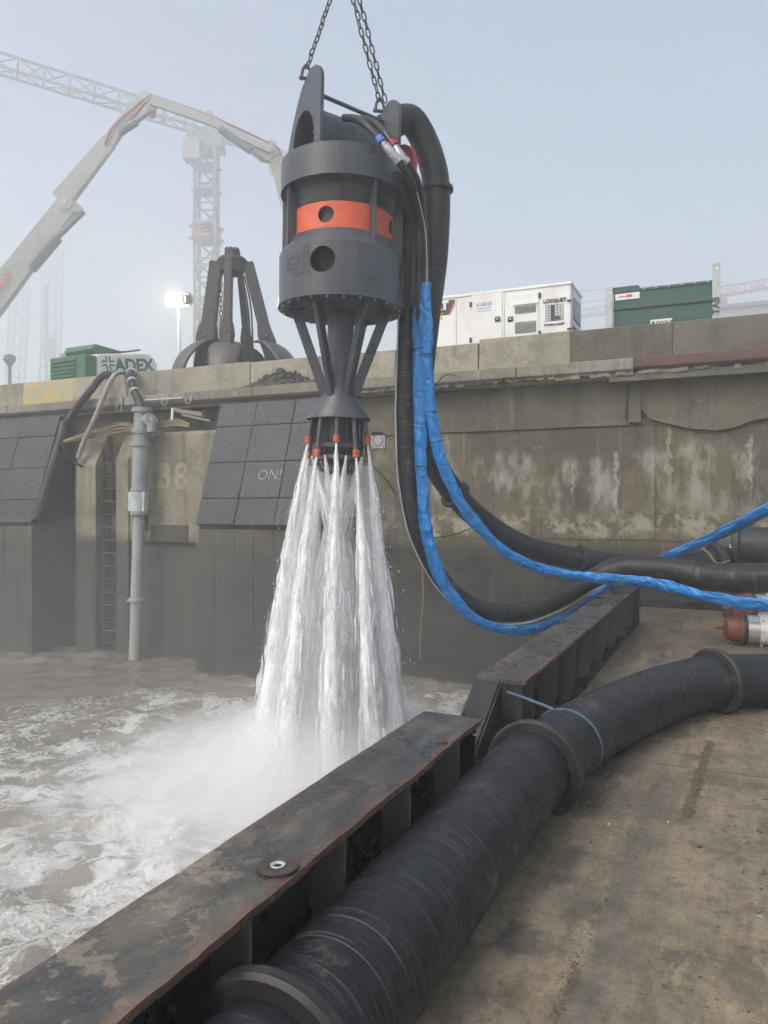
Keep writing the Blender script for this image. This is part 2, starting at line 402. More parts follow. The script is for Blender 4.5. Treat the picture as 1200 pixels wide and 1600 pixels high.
def m_tarp():
    n = NT('blue_tarpaulin'); p = n.pos(); t = n.tc()
    a = n.noise(n.map(t, (11, 11, 5)), 1, 5, .55, .4); g = n.noise(p, 30, 5, .6); d = n.noise(p, 5, 8, .7)
    col = n.mix(n.rng(a, .35, .65), (.007, .145, .45), (.013, .235, .65))
    col = n.mix(n.math('MULTIPLY', n.rng(d, .58, .78), .35), col, (.12, .18, .27))
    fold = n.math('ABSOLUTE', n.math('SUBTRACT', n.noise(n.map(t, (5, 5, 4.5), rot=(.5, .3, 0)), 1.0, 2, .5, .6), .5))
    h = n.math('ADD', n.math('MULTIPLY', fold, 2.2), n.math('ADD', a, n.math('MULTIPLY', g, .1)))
    col = n.mix(n.math('MULTIPLY', n.rng(fold, .02, .0), .4), col, (.005, .10, .34))  # shade of the creases painted in: colour darkened along the folds
    return n.fin(col, n.rng(g, .3, .7, .3, .48), n.bump(h, 1.0, .035))
TARP = m_tarp()

def m_girder(name, top=True):
    "black painted steel, chipped to rust along the edges and caked with dried mud"
    n = NT(name); p = n.pos(); x, y, z = n.sep(p)
    a = n.noise(p, 3.5, 10, .7); b = n.noise(n.map(p, loc=(5, 2, 8)), 9, 9, .72); c = n.noise(p, 55, 5, .6)
    base = n.mix(n.rng(a, .35, .7), (.030, .032, .034) if top else (.016, .018, .021), (.062, .058, .052) if top else (.034, .032, .030))
    if top:
        base = n.mix(n.math('MULTIPLY', n.rng(n.noise(n.map(p, (3, 1, 1)), 2.2, 8, .7), .44, .66), .65), base, (.128, .114, .092))
        # dried cement splashes, dense near the camera end
        near = n.rng(y, 3.0, .6)
        sp = n.math('MULTIPLY', n.rng(b, .53, .58), near)
        base = n.mix(n.math('MULTIPLY', sp, .75), base, (.25, .205, .145))
        edge = n.rng(n.math('ADD', x, n.math('MULTIPLY', n.math('SUBTRACT', b, .5), .16)), -1.175, -1.145)
        edge2 = n.rng(n.math('ADD', x, n.math('MULTIPLY', n.math('SUBTRACT', b, .5), .12)), -1.425, -1.445)
        e = n.math('MAXIMUM', edge, edge2)
        base = n.mix(n.math('MULTIPLY', e, .7), base, n.mix(n.rng(c, .4, .6), (.135, .060, .032), (.085, .055, .042)))
    spot = n.rng(n.noise(n.map(p, loc=(1, 7, 3)), 7, 8, .75), .62, .70)
    base = n.mix(n.math('MULTIPLY', spot, .65), base, (.16, .062, .030))
    rg = n.rng(a, .35, .65, .20, .44)
    return n.fin(base, rg, n.bump(n.math('ADD', b, n.math('MULTIPLY', c, .3)), .35, .012))
GIRD_TOP = m_girder('girder_flange_steel'); GIRD_WEB = m_girder('girder_web_steel', False)

def m_deck():
    n = NT('muddy_steel_deck'); p = n.pos(); x, y, z = n.sep(p)
    big = n.noise(p, .8, 9, .62); mid = n.noise(p, 3.3, 9, .68); fine = n.noise(p, 30, 7, .7)
    drag = n.noise(n.map(p, (9, .9, 1), rot=(0, 0, R(-9))), 1.2, 8, .65)     # smears along the deck
    col = n.mix(n.rng(big, .38, .62), (.255, .205, .132), (.150, .124, .086))
    col = n.mix(n.math('MULTIPLY', n.rng(drag, .48, .62), .6), col, (.30, .245, .165))
    col = n.mix(n.math('MULTIPLY', n.rng(mid, .50, .66), .65), col, (.068, .058, .043))
    gl = n.noise(n.map(p, loc=(3, 3, 0)), 1.3, 8, .6)
    bare = n.rng(gl, .52, .64)
    col = n.mix(n.math('MULTIPLY', bare, .6), col, (.088, .078, .060))
    cake = n.rng(n.noise(n.map(p, (3.5, 1, 1), loc=(9, 1, 0)), 2.1, 9, .72), .58, .66)
    col = n.mix(n.math('MULTIPLY', cake, .7), col, (.34, .265, .16))
    scr = n.rng(n.noise(n.map(p, (26, 1.2, 1), rot=(0, 0, R(14))), 1.0, 5, .6), .64, .72)
    col = n.mix(n.math('MULTIPLY', scr, .5), col, (.04, .036, .03))
    mot = n.noise(n.map(p, (1.5, 1, 1), loc=(1, 8, 0)), 8.5, 5, .72); col = n.mix(n.math('MULTIPLY', n.rng(mot, .51, .61), .5), col, (.080, .068, .050)); col = n.mix(n.math('MULTIPLY', n.rng(mot, .44, .36), .45), col, (.30, .245, .165))
    # flecks, chips and the old drag mark that runs down the deck
    fl = n.voro(n.map(p, (1, .7, 1)), 46); dens = n.rng(n.noise(n.map(p, loc=(6, 2, 0)), 1.6, 5, .65), .46, .66)
    col = n.mix(n.math('MULTIPLY', n.rng(fl, .20, .12), n.math('MULTIPLY', dens, .85)), col, (.034, .030, .022))
    fl2 = n.voro(n.map(p, loc=(3, 9, 0)), 31); col = n.mix(n.math('MULTIPLY', n.rng(fl2, .14, .08), .6), col, (.36, .31, .23))
    A_, B_ = W(985, 1290, 1.55*1200/(1290 - HOR)), W(865, 1600, 1.55*1200/(1600 - HOR)); dl = (B_ - A_).normalized(); nl = Vector((-dl.y, dl.x, 0))
    uu = n.math('ADD', n.vmath('DOT_PRODUCT', n.vmath('SUBTRACT', p, tuple(A_)), tuple(nl)), n.math('MULTIPLY', n.math('SUBTRACT', mid, .5), .11))
    along = n.vmath('DOT_PRODUCT', n.vmath('SUBTRACT', p, tuple(A_)), tuple(dl)); on = n.rng(along, -1.2, -.3)
    ridge_ = n.math('MULTIPLY', n.math('MULTIPLY', n.rng(n.math('ABSOLUTE', uu), .034, .004), on), n.rng(n.noise(p, 7, 5, .75), .48, .62))
    slick = n.math('MULTIPLY', n.math('MULTIPLY', n.rng(n.math('ABSOLUTE', n.math('SUBTRACT', uu, .055)), .065, .01), on), .5)
    col = n.mix(slick, col, (.085, .080, .070)); col = n.mix(n.math('MULTIPLY', ridge_, .7), col, (.36, .31, .22))
    # patchy dark strip along the right side of the big hose
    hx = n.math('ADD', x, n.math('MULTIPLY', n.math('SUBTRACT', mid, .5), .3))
    dark_strip = n.math('MULTIPLY', n.rng(hx, -.80, -.74), n.rng(hx, -.55, -.68))
    dark_strip = n.math('MULTIPLY', dark_strip, n.rng(n.noise(p, 2.4, 6, .7), .45, .6))
    col = n.mix(n.math('MULTIPLY', dark_strip, .8), col, (.034, .032, .030))
    # far end of the deck is wet
    far = n.math('MULTIPLY', n.rng(y, 5.5, 9.5), n.rng(mid, .3, .6))
    puddle = n.rng(n.noise(n.map(p, (1.6, .5, 1), loc=(2, 5, 0)), .8, 6, .55), .47, .60)
    wet = n.math('MAXIMUM', n.math('MULTIPLY', far, .7), n.math('MULTIPLY', puddle, .85))
    col = n.mix(n.math('MULTIPLY', wet, .40), col, (.115, .100, .075))
    wet = n.math('MAXIMUM', wet, slick)
    rg = n.math('SUBTRACT', n.rng(fine, .3, .7, .52, .78), n.math('MULTIPLY', wet, .42))
    col = n.mix(n.math('MULTIPLY', n.rng(fine, .5, .68), .45), col, (.08, .07, .052))
    h = n.math('ADD', n.math('MULTIPLY', mid, .5), n.math('ADD', n.math('MULTIPLY', fine, .3), n.math('MULTIPLY', drag, .5)))
    return n.fin(col, rg, n.bump(h, .6, .025))
DECK = m_deck()

JET_X, JET_Y = W(531, 800, 8.5).x, W(531, 800, 8.5).y
def m_water():
    n = NT('silty_water'); p = n.pos(); x, y, z = n.sep(p)
    q = n.comb(x, y, 0)
    warp = n.vmath('SCALE', n.vmath('SUBTRACT', n.noise(q, .55, 4, .55, col=True), (.5, .5, .5)), scale=1.5)
    wq = n.vmath('ADD', q, warp)
    warp2 = n.vmath('SCALE', n.vmath('SUBTRACT', n.noise(q, 2.2, 4, .6, col=True), (.5, .5, .5)), scale=.42)
    wq = n.vmath('ADD', wq, warp2)
    r = n.vmath('DISTANCE', q, (JET_X - .6, JET_Y - 1.3, 0))
    m = n.rng(r, 9.0, .8)                                    # how churned the surface is
    def ridge(sc, loc):       # thin wandering filaments of foam
        return n.math('MULTIPLY', n.math('ABSOLUTE', n.math('SUBTRACT', n.noise(n.map(wq, loc=loc), sc, 4, .55), .5)), 4)
    patch = n.noise(wq, 1.0, 5, .62); grit = n.noise(q, 28, 4, .7)
    width = n.math('MULTIPLY', m, n.rng(patch, .38, .68, .05, .72))
    f1 = n.math('MULTIPLY', n.rng(ridge(1.5, (0, 0, 0)), width, 0), n.rng(patch, .34, .54))
    f2 = n.math('MULTIPLY', n.rng(ridge(3.6, (3, 1, 0)), width, 0), n.rng(patch, .38, .56))
    f3 = n.math('MULTIPLY', n.rng(ridge(8.5, (8, 4, 0)), width, 0), n.rng(patch, .42, .60))
    lace = n.math('MAXIMUM', n.math('MAXIMUM', n.math('MULTIPLY', f1, .8), n.math('MULTIPLY', f2, .85)), n.math('MULTIPLY', f3, .8))
    lace = n.math('MULTIPLY', lace, n.rng(grit, .32, .58, .25, 1.15))
    boil = n.math('MULTIPLY', n.rng(r, 3.3, .5), n.rng(n.noise(wq, 3.6, 5, .70), .45, .60))
    foam = n.math('MULTIPLY', n.math('MAXIMUM', lace, boil), n.rng(m, .04, .42), clamp=True)
    silt = n.mix(n.rng(n.noise(wq, .5, 5, .6), .35, .65), (.165, .147, .116), (.142, .126, .098))
    silt = n.mix(n.math('MULTIPLY', m, .45), silt, (.26, .24, .205))
    col = n.mix(n.math('MULTIPLY', foam, .9), silt, (.78, .79, .78))
    rg = n.rng(foam, 0, .6, .12, .7)
    rip = n.noise(n.map(q, (1, 1.4, 1)), 3.4, 6, .55); rip2 = n.noise(wq, 9, 5, .6)
    h = n.math('ADD', n.math('ADD', n.math('MULTIPLY', rip, .7), n.math('MULTIPLY', rip2, .25)), n.math('MULTIPLY', foam, .5))
    return n.fin(col, rg, n.bump(h, .35, .06), spec=.5)
WATER = m_water()
def m_jet():
    "aerated white water: bright strands with clear gaps between them"
    n = NT('aerated_water'); n.N.remove(n.b)
    p = n.pos(); fr, al, sd = n.sep(n.tc())
    q = n.comb(n.math('ADD', n.sep(p)[0], sd), n.sep(p)[1], n.sep(p)[2])
    s = n.noise(n.map(q, (11, 11, 1.9)), 1.0, 4, .55); s2 = n.noise(n.map(q, (48, 48, 7)), 1.0, 3, .6)
    s = n.math('ADD', n.math('MULTIPLY', s, .82), n.math('MULTIPLY', s2, .18))
    lo = n.math('ADD', n.math('MULTIPLY', n.math('SUBTRACT', 1.0, al), .40), .20)      # thin shells break up more
    lo = n.math('ADD', lo, n.math('MULTIPLY', fr, .05))
    al = n.math('MULTIPLY', al, n.rng(fr, .5, 1.0, 1.0, .55))
    alpha = n.math('MULTIPLY', n.rng(s, lo, n.math('ADD', lo, .30)), n.math('MINIMUM', n.math('ADD', al, .1), .95))
    d = n.n('ShaderNodeBsdfDiffuse'); d.inputs[0].default_value = (.97, .975, .98, 1)
    tr = n.n('ShaderNodeBsdfTranslucent'); tr.inputs[0].default_value = (.97, .975, .98, 1)
    tp = n.n('ShaderNodeBsdfTransparent')
    m1 = n.n('ShaderNodeMixShader'); n.put(m1.inputs[0], n.rng(al, .95, .3, .10, .45)); n.L.new(d.outputs[0], m1.inputs[1]); n.L.new(tr.outputs[0], m1.inputs[2])
    m2 = n.n('ShaderNodeMixShader'); n.put(m2.inputs[0], alpha); n.L.new(tp.outputs[0], m2.inputs[1]); n.L.new(m1.outputs[0], m2.inputs[2])
    n.L.new(m2.outputs[0], n.out.inputs[0]); return n.m
JET = m_jet()
def m_lamp():
    n = NT('lit_floodlight'); n.b.inputs['Base Color'].default_value = (1, .9, .7, 1)
    n.b.inputs['Emission Color'].default_value = (1, .66, .26, 1); n.b.inputs['Emission Strength'].default_value = 7; return n.m
LAMP = m_lamp()
def m_volume(name, col, dens=None, aniso=.2):
    m = bpy.data.materials.new(name); m.use_nodes = True; N = m.node_tree.nodes; N.remove(N['Principled BSDF'])
    v = N.new('ShaderNodeVolumePrincipled'); v.inputs['Color'].default_value = (*col, 1); v.inputs['Anisotropy'].default_value = aniso
    if dens is not None: v.inputs['Density'].default_value = dens
    m.node_tree.links.new(v.outputs[0], N['Material Output'].inputs['Volume']); return m, v
# ------------------------------------------------------------------ water and ground
YW = 13.5              # face of the quay wall
def XW(px, Y=YW):
    r = (px - 600) / 1200; return Y * (CY*r - SY) / (CY + SY*r)
def make_water():
    st = .07; xs = np.arange(-15, -1.4, st); ys = np.arange(-1.5, 13.7, st); nx, ny = len(xs), len(ys)
    X, Y = np.meshgrid(xs, ys); Z = np.zeros_like(X)
    r = np.hypot(X - JET_X, Y - JET_Y)
    for k in range(46):
        a = rng.uniform(0, 2*math.pi); wl_ = rng.uniform(.18, 1.1); ph = rng.uniform(0, 6.28)
        amp = .0062*wl_**.9
        Z += amp*(1 + 1.2*np.exp(-(r/3.5)**2))*np.sin(2*math.pi/wl_*(X*math.cos(a) + Y*math.sin(a)) + ph + 1.1*np.sin(X*2.1 + k) + 1.1*np.sin(Y*1.9 + 2*k))
    Z += .028*np.sin(r*4.2)*np.exp(-r/4)
    edge = np.minimum.reduce([X - X.min(), X.max() - X + .4, Y - Y.min(), Y.max() - Y + .4]); Z *= np.clip(edge/.6, 0, 1)
    v = np.stack([X, Y, Z + WATER_Z], -1).reshape(-1, 3)
    i = np.arange(nx*ny).reshape(ny, nx)
    f = np.stack([i[:-1, :-1], i[:-1, 1:], i[1:, 1:], i[1:, :-1]], -1).reshape(-1, 4).tolist()
    b = len(v); x0, x1, y0, y1 = xs[0], xs[-1], ys[0], ys[-1]; z = WATER_Z
    o = [(-300, -300), (300, -300), (300, y1), (-300, y1)]
    ext = [(*p, z) for p in o] + [(x0, y0, z), (x1, y0, z), (x1, y1, z), (x0, y1, z)]
    f += [[b, b+1, b+5, b+4], [b+1, b+2, b+6, b+5], [b+3, b, b+4, b+7]]
    me = bpy.data.meshes.new('water'); me.from_pydata(v.tolist() + ext, [], f); me.materials.append(WATER)
    me.polygons.foreach_set('use_smooth', [True]*len(me.polygons))
    tag(link('water', me), kind='structure')
make_water()
mb = MB(); mb.add([(-400, 13.9, 3.9), (400, 13.9, 3.9), (400, 500, 3.9), (-400, 500, 3.9)], [(0, 1, 2, 3)])
mb.build('quay_ground', m_concrete('quay_paving', (.26, .245, .205), (.19, .18, .15), 9, rnd=False), kind='structure')

# ------------------------------------------------------------------ quay wall
quay = thing('quay_wall', 'long weathered concrete quay wall with coping behind the water', 'quay wall', (-6, YW, WATER_Z))
mb = MB(); mb.box(-40, 14, YW, YW + 1.4, -4, 3.74); mb.build('lower_wall', CONC_WALL, quay)
# upper pour stands a little proud of the lower wall; its right half has a broken lower edge
def zAt(px, py, Y=YW): return WY(px, py, Y).z
xl, xm = XW(560), XW(986)
poly = [(xl, 3.735), (xm - .05, 3.735), (xm - .06, 3.35), (xm - .1, 3.05), (xm - .03, 2.93), (xl, 2.93)]
mb = MB(); mb.prism([(x, YW - .045, z) for x, z in poly], (0, .047, 0)); mb.build('wall_panel', CONC_PANEL, quay)
pts = [(986, 612), (996, 634), (1003, 640), (1010, 648), (1018, 656), (1030, 659), (1047, 662), (1062, 666), (1080, 670), (1100, 671), (1118, 673), (1135, 670), (1152, 667), (1172, 659), (1188, 655), (1210, 652)]
crack = [(WY(a, b, YW).x, WY(a, b, YW).z + random.uniform(-.012, .012)) for a, b in pts]
poly = [(crack[0][0] + .02, 3.735), *crack, (8, crack[-1][1] + .1), (8, 3.735)]
mb = MB(); mb.prism([(x, YW - .07, z) for x, z in poly], (0, .072, 0)); mb.build('wall_panel', CONC_PANEL, quay)
# second pour below: four slabs with open joints between them
zj = 2.895
for a, b, th in ((XW(560), XW(772), .012), (XW(773), XW(1024), .018), (XW(1027), 3.2, .014)):
    mb = MB(); zb = random.uniform(-.01, .01)
    top = zj if b < XW(1030) else 2.6
    mb.box(a + .006, b - .006, YW - th, YW + .01, .98 + zb, top); mb.build('wall_panel', CONC_WALL, quay, bevel=.006)
# block standing for the recess under the coping, recess shade put into its colour
px0 = WY(986, 600, YW)
mb = MB(); mb.box(px0.x - .03, px0.x + .16, YW - .10, YW + .02, 2.95, 3.735)
mb.v = [(x + random.uniform(-.02, .02), y, z) for x, y, z in mb.v]; mb.build('recess_dark_block', CONC_DARKB, quay, bevel=.02)
lk = WY(1103, 661, YW)
mb = MB()
for q in ((-.13, -.1), (.1, .13)): mb.box(lk.x + q[0], lk.x + q[1], YW - .06, YW, lk.z - .07, lk.z + .06)
mb.box(lk.x - .13, lk.x + .13, YW - .055, YW, lk.z - .09, lk.z - .06); mb.box(lk.x - .13, lk.x + .13, YW - .055, YW, lk.z + .05, lk.z + .08)
mb.build('cast_recess_frame', CONC_PANEL, quay)
# anchor plates
for a, b, s in ((592, 688, .15), (560, 853, .16)):
    c = WY(a, b, YW); mb = MB(); mb.box(c.x - s, c.x + s, YW - .045, YW - .01, c.z - s*1.05, c.z + s*1.05)
    pl = mb.build('anchor_plate', STEEL_G if b < 800 else LADDER, quay, bevel=.004)
    mb = MB()
    mb.lathe([(.10, 0), (.115, .0), (.115, .012), (.10, .012)], 24, (c.x, YW - .046, c.z), (0, -1, 0), caps=False)
    for dx in (-1, 1):
        for dz in (-1, 1): mb.lathe([(.014, 0), (.014, .016)], 8, (c.x + dx*s*.82, YW - .045, c.z + dz*s*.85), (0, -1, 0))
    mb.build('bolt_ring', LADDER, pl, kind='stuff')
# coping: one block per metre and a half, the right end is a rusty steel channel
def coping(x0, x1, mat, zb=3.755, zt=3.985, yf=13.06, name='coping_block'):
    mb = MB()
    prof = [(yf, zb + .05), (yf + .07, zb), (YW + .4, zb - .005), (YW + .4, zt), (yf, zt)]
    mb.prism([(x0 + .006, y, z) for y, z in prof], (x1 - x0 - .012, 0, 0))
    return mb.build(name, mat, quay, bevel=.014)
xr = XW(990, 13.06)
e = xr; k = 0
while e > -22:
    w = random.choice((1.55, 1.7, 1.95)); dz = random.uniform(-.008, .008)
    coping(e - w, e, CONC_COPE, 3.755 + dz, 3.985 + dz, 13.06 + random.uniform(-.012, .012)); e -= w
coping(xr, xr + 2.2, RUST_C, 3.77, 3.985, 13.05, 'coping_channel'); coping(xr + 2.2, xr + 5, RUST_C, 3.77, 3.98, 13.055, 'coping_channel')
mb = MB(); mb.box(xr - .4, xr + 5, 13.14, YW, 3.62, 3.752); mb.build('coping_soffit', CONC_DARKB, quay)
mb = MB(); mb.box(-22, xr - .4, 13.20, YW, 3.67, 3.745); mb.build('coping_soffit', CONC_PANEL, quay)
# spalled lip hanging under the coping
mb = MB()
for q in range(210):
    x = random.uniform(XW(560, 13.1), 4.5); s = random.uniform(.012, .045)
    mb.box(x - s*1.6, x + s*1.6, 13.10 + random.uniform(0, .05), 13.2, 3.70 + random.uniform(0, .05), 3.78)
mb.build('spalled_edge', CONC_COPE, quay, kind='stuff')
# piers of the ladder bay
def pier(x0, x1, yf, z0, zs, zt, yt, mat=CONC_NIB):
    mb = MB(); prof = [(yf, z0), (YW + .02, z0), (YW + .02, zt), (yt, zt), (yf, zs)]
    mb.prism([(x0, y, z) for y, z in prof], (x1 - x0, 0, 0)); return mb.build('pier', mat, quay, bevel=.02)
pier(-13.62, -13.02, 12.98, -4, 2.50, 3.20, 13.36)
pier(-12.46, -12.10, 13.02, -4, 2.6, 3.16, 13.3)
pier(-12.10, -9.72, 13.06, .78, 3.10, 3.16, 13.12)
pier(-12.10, -9.72, 13.16, -4, .70, .775, 13.2)
mb = MB()
mb.box(-11.93, -11.60, 13.02, 13.07, 1.02, 1.75); mb.build('niche_shade_slab', PUMP_DK, quay)  # dark slab in place of an opening, its shade put into the colour
mb = MB(); mb.box(-11.5, -10.5, 13.03, 13.07, .80, 1.16); mb.build('dark_slab', FEND_B, quay, bevel=.01)  # thin dark slab low on the pier face
# painted bay number
for ch, px in (('3', 258), ('8', 283)):
    c = WY(px, 746, 13.055); text_mb(ch, .78, face_mat(c, (1, 0, 0)), .004, bold=.012).build('painted_number', DIGIT, quay)
# drips of the wall: rope hooks and brackets under the coping on the left
for px, py in ((187, 638), (258, 628), (295, 625)):
    c = WY(px, py, 13.04); mb = MB(); mb.tube([c + Vector((-.07, 0, .1)), c + Vector((-.07, -.03, -.04)), c + Vector((0, -.04, -.09)), c + Vector((.07, -.03, -.04)), c + Vector((.07, 0, .1))],   .011, 6)
    mb.build('lashing_loop', PIPE_L, quay, smooth=40)
a, b = WY(225, 626, 13.03), WY(286, 622, 13.03)
mb = MB(); mb.tube([a, b], .022, 8); mb.build('grab_rail', STEEL_G, quay, smooth=40)

# ------------------------------------------------------------------ concrete barriers along the quay edge
def barrier_mesh(L, seed):
    random.seed(seed); h = .74; mb = MB()
    prof = [(0, 0), (.02, .10), (.045, h - .02), (.06, h), (.52, h), (.56, .1), (.58, 0)]
    mb.prism([(-L/2, y, z) for y, z in prof], (L, 0, 0))
    me = mb.mesh('concrete_barrier', None); random.seed(seed + 99); return me
names = ['fourth from the green container', 'second left of the spray pump', '']
lab = {
 -1: 'dirty concrete barrier block in front of the post lettered TAB',
  0: 'dark scratched concrete barrier block under the LOCQUET sign of the green container',
  1: 'pale concrete barrier block under the right doors of the white generator',
  2: 'grey concrete barrier block under the left end of the white generator',
  3: 'grey concrete barrier block seen through the legs of the hanging pump',
  4: 'concrete barrier block just left of the hanging pump with soil at its foot',
  5: 'concrete barrier block under the middle of the rusty grab',
  6: 'concrete barrier block under the left jaw of the rusty grab',
  7: 'concrete barrier block with the black and tan hoses draped over it',
  8: 'concrete barrier block stained yellow, left of the green louvred machine',
  9: 'concrete barrier block at the left picture edge above the fender' }
for k, l in lab.items():
    xc = -1.755 - 1.67*k
    mat = CONC_YEL if k == 8 else (CONC_DARKB if k <= 0 else CONC_BLOCK)
    me = barrier_mesh(1.667 if k != 2 else 1.645, k + 40); me.materials.append(mat)
    o = link('concrete_barrier', me, bevel=.022)
    dz = {1: .015, 2: -.05, 3: -.03, 6: .0, 4: -.015}.get(k, 0)
    o.location = (xc, 13.50 + random.uniform(-.015, .015), 3.875 + dz); o.rotation_euler = (0, random.uniform(-.004, .004), random.uniform(-.006, .006))
    tag(o, l, 'barrier', 'concrete barriers along the quay edge')
# soil heap and gravel along the foot of the barriers
mb = MB(); random.seed(5)
def rock(mb, c, s, flat=.7):
    ico = [(0,0,1),(.9,0,.3),(.28,.85,.3),(-.72,.53,.3),(-.72,-.53,.3),(.28,-.85,.3),(.72,.53,-.35),(-.28,.85,-.35),(-.9,0,-.35),(-.28,-.85,-.35),(.72,-.53,-.35),(0,0,-.9)]
    fs = [(0,1,2),(0,2,3),(0,3,4),(0,4,5),(0,5,1),(1,6,2),(2,7,3),(3,8,4),(4,9,5),(5,10,1),(6,7,2),(7,8,3),(8,9,4),(9,10,5),(10,6,1),(11,7,6),(11,8,7),(11,9,8),(11,10,9),(11,6,10)]
    mb.add([(c[0] + x*s*random.uniform(.7, 1.2), c[1] + y*s*random.uniform(.7, 1.2), c[2] + z*s*flat*random.uniform(.7, 1.2)) for x, y, z in ico], fs)
for q in range(2600):
    x = random.uniform(-20, 2) if q < 1500 else random.gauss(-8.45, .55); hp = .36*math.exp(-((x + 8.45)/.70)**2)
    if random.random() > .25 + 3*hp: continue
    y = random.uniform(13.14, 13.5); z = 3.985 + hp*((y - 13.12)/.35)*random.uniform(.2, 1.1)
    rock(mb, (x, y, z), random.uniform(.012, .05))
tag(mb.build('soil_and_gravel', GRAVEL, smooth=60), 'dark soil and gravel lying along the foot of the barriers', 'soil', kind='stuff')

# ------------------------------------------------------------------ fenders
def fender(name, label, x0, x1, ncol, rows, cw):
    yt, zt, yb, zb = 13.09, 3.68, 12.27, 1.20
    t = thing(name, label, 'dock fender', ((x0 + x1)/2, 12.6, WATER_Z), 'fenders on the quay wall')
    mb = MB(); mb.prism([(x0 + .02, y, z) for y, z in ((yt + .06, zt - .03), (yb + .06, zb), (yb + .10, zb - .09), (YW + .01, zb - .09), (YW + .01, zt - .03))], (x1 - x0 - .04, 0, 0))
    mb.build('backing_frame', PUMP_DK, t)
    mb = MB(); mb.box(x0, x1, yb + .03, YW + .01, -3.5, zb - .09); bl = mb.build('lower_block', FEND_B, t, bevel=.03)
    random.seed(int(abs(x0)*10))
    nb = int((x1 - x0)/.42)
    for q in range(nb):     # facing slabs on the lower block
        for s in range(3):
            zz = (-3.4, -1.1, .05, zb - .1)
            mb = MB(); mb.box(x0 + q*(x1 - x0)/nb + .006, x0 + (q + 1)*(x1 - x0)/nb - .006, yb + .005 + random.uniform(0, .02), yb + .05, zz[s] + .006, zz[s+1] - .006)
            mb.build('timber_facing', FEND_B, bl)
    dv = Vector((0, yb - yt, zb - zt)); nrm = Vector((0, dv.z, -dv.y)).normalized()
    if nrm.y > 0: nrm = -nrm
    top = Vector((0, yt, zt))
    for c in range(ncol):
        a, b = x1 - (c + 1)*cw, x1 - c*cw
        for r in range(len(rows) - 1):
            p0 = top + dv*rows[r]; p1 = top + dv*rows[r + 1]; g = dv.normalized()*.007
            q = [Vector((a + .006, 0, 0)) + p0 + g, Vector((b - .006, 0, 0)) + p0 + g, Vector((b - .006, 0, 0)) + p1 - g, Vector((a + .006, 0, 0)) + p1 - g]
            off = nrm*random.uniform(-.004, .006)
            mb = MB(); mb.prism([p + off for p in q], -nrm*.05); pn = mb.build('fender_panel', FENDER, t, bevel=.006)
            mb = MB(); H = (p1 - p0).length
            for u in (.12, .32, .5, .68, .88):
                for w in ((.13, .2) if H < .45 else (.12, .5, .88)) if H > .45 else (.25, .75):
                    if u in (.32, .68) and w == .5: continue
                    cc = Vector((a + cw*u, 0, 0)) + p0 + (p1 - p0)*w + off
                    mb.lathe([(.032, -.002), (.032, .006), (.016, .007), (.016, .016)], 8, cc, nrm)
            mb.build('bolt_heads', BOLT_DK, pn, kind='stuff')
    return t
BOLT_DK = paint('recessed_bolt', (.075, .072, .072), (.008, .008, .008), .5, 30, .6)
rows = (0, .2, .5, .79, 1.0)
f2 = fender('dock_fender', 'large dark panelled fender chalked ON!, behind the falling water', -9.69, -6.96, 3, rows, .91)
f1 = fender('dock_fender', 'large dark panelled fender at the left picture edge beside the ladder bay', -17.7, -14.2, 3, rows, 1.165)
# dark rubber edge roll down the right side of the left fender
mb = MB(); mb.tube(spline([(-14.1, 13.12, 3.5), (-14.06, 12.9, 2.9), (-14.09, 12.55, 1.9), (-14.13, 12.34, 1.25)], 6), .115, 12); mb.build('edge_roll', RUBBER3, f1, smooth=50)
# chalk mark
dv = Vector((0, 12.27 - 13.09, 1.2 - 3.68)); upf = -dv.normalized()
c = WY(425, 743, 12.67); tt = (c.z - 3.68)/dv.z; c = Vector((c.x, 13.09 + dv.y*tt, c.z)) + Vector((0, dv.z, -dv.y)).normalized()*.012
Mx = face_mat(c + Vector((0, -.005, 0)), (1, 0, 0), upf)
text_mb('ON!', .30, Mx, .002, .1, bold=-.008).build('chalk_writing', CHALK, f2)

# ------------------------------------------------------------------ ladder
lad = thing('wall_ladder', 'rusty steel ladder set into the quay wall beside the grey pipe', 'ladder', (-12.8, 13.25, WATER_Z))
for x in (-13.00, -12.56):
    mb = MB(); mb.box(x - .015, x + .015, 13.17, 13.23, -2.4, 2.75); mb.build('rail', LADDER, lad)
z = 2.55
while z > -2:
    mb = MB(); mb.tube([(-12.985, 13.2, z), (-12.575, 13.2, z)], .014, 6); mb.build('rung', LADDER, lad, smooth=50); z -= .292
mb = MB()
for z in (2.3, .8, -.7):
    for x in (-13.00, -12.56): mb.bar((x, 13.23, z), (x, 13.5, z), .03, .03)
mb.build('wall_bracket', LADDER, lad)

# ------------------------------------------------------------------ standing pipe and things on the ledge
def P(px, py, Y): return WY(px, py, Y)
pc = P(222, 650, 12.75); pb = P(211, 1010, 12.75); xt = pc.x; xb = pb.x
pip = thing('riser_pipe', 'grey flanged steel riser pipe standing against the quay wall', 'pipe', (xb, 12.75, WATER_Z))
def pt(py):
    t = (py - 650)/(1010 - 650); return Vector((xt + (xb - xt)*t, 12.75, pc.z + (pb.z - pc.z)*t))
mb = MB(); mb.tube([pt(640), pt(700), pt(785)], .165, 24); mb.build('upper_pipe', PIPE_G, pip, smooth=40)
mb = MB(); mb.tube([pt(785), pt(1060)], .125, 20); mb.build('lower_pipe', PIPE_L, pip, smooth=40)
for py, r, h in ((641, .215, .05), (672, .20, .035), (676, .20, .03), (694, .20, .05), (765, .20, .04), (801, .185, .05), (937, .185, .035)):
    c = pt(py); mb = MB(); mb.lathe([(r - .01, -h), (r, -h + .01), (r, h - .01), (r - .01, h)], 24, c); mb.build('flange', PIPE_G, pip, smooth=30)
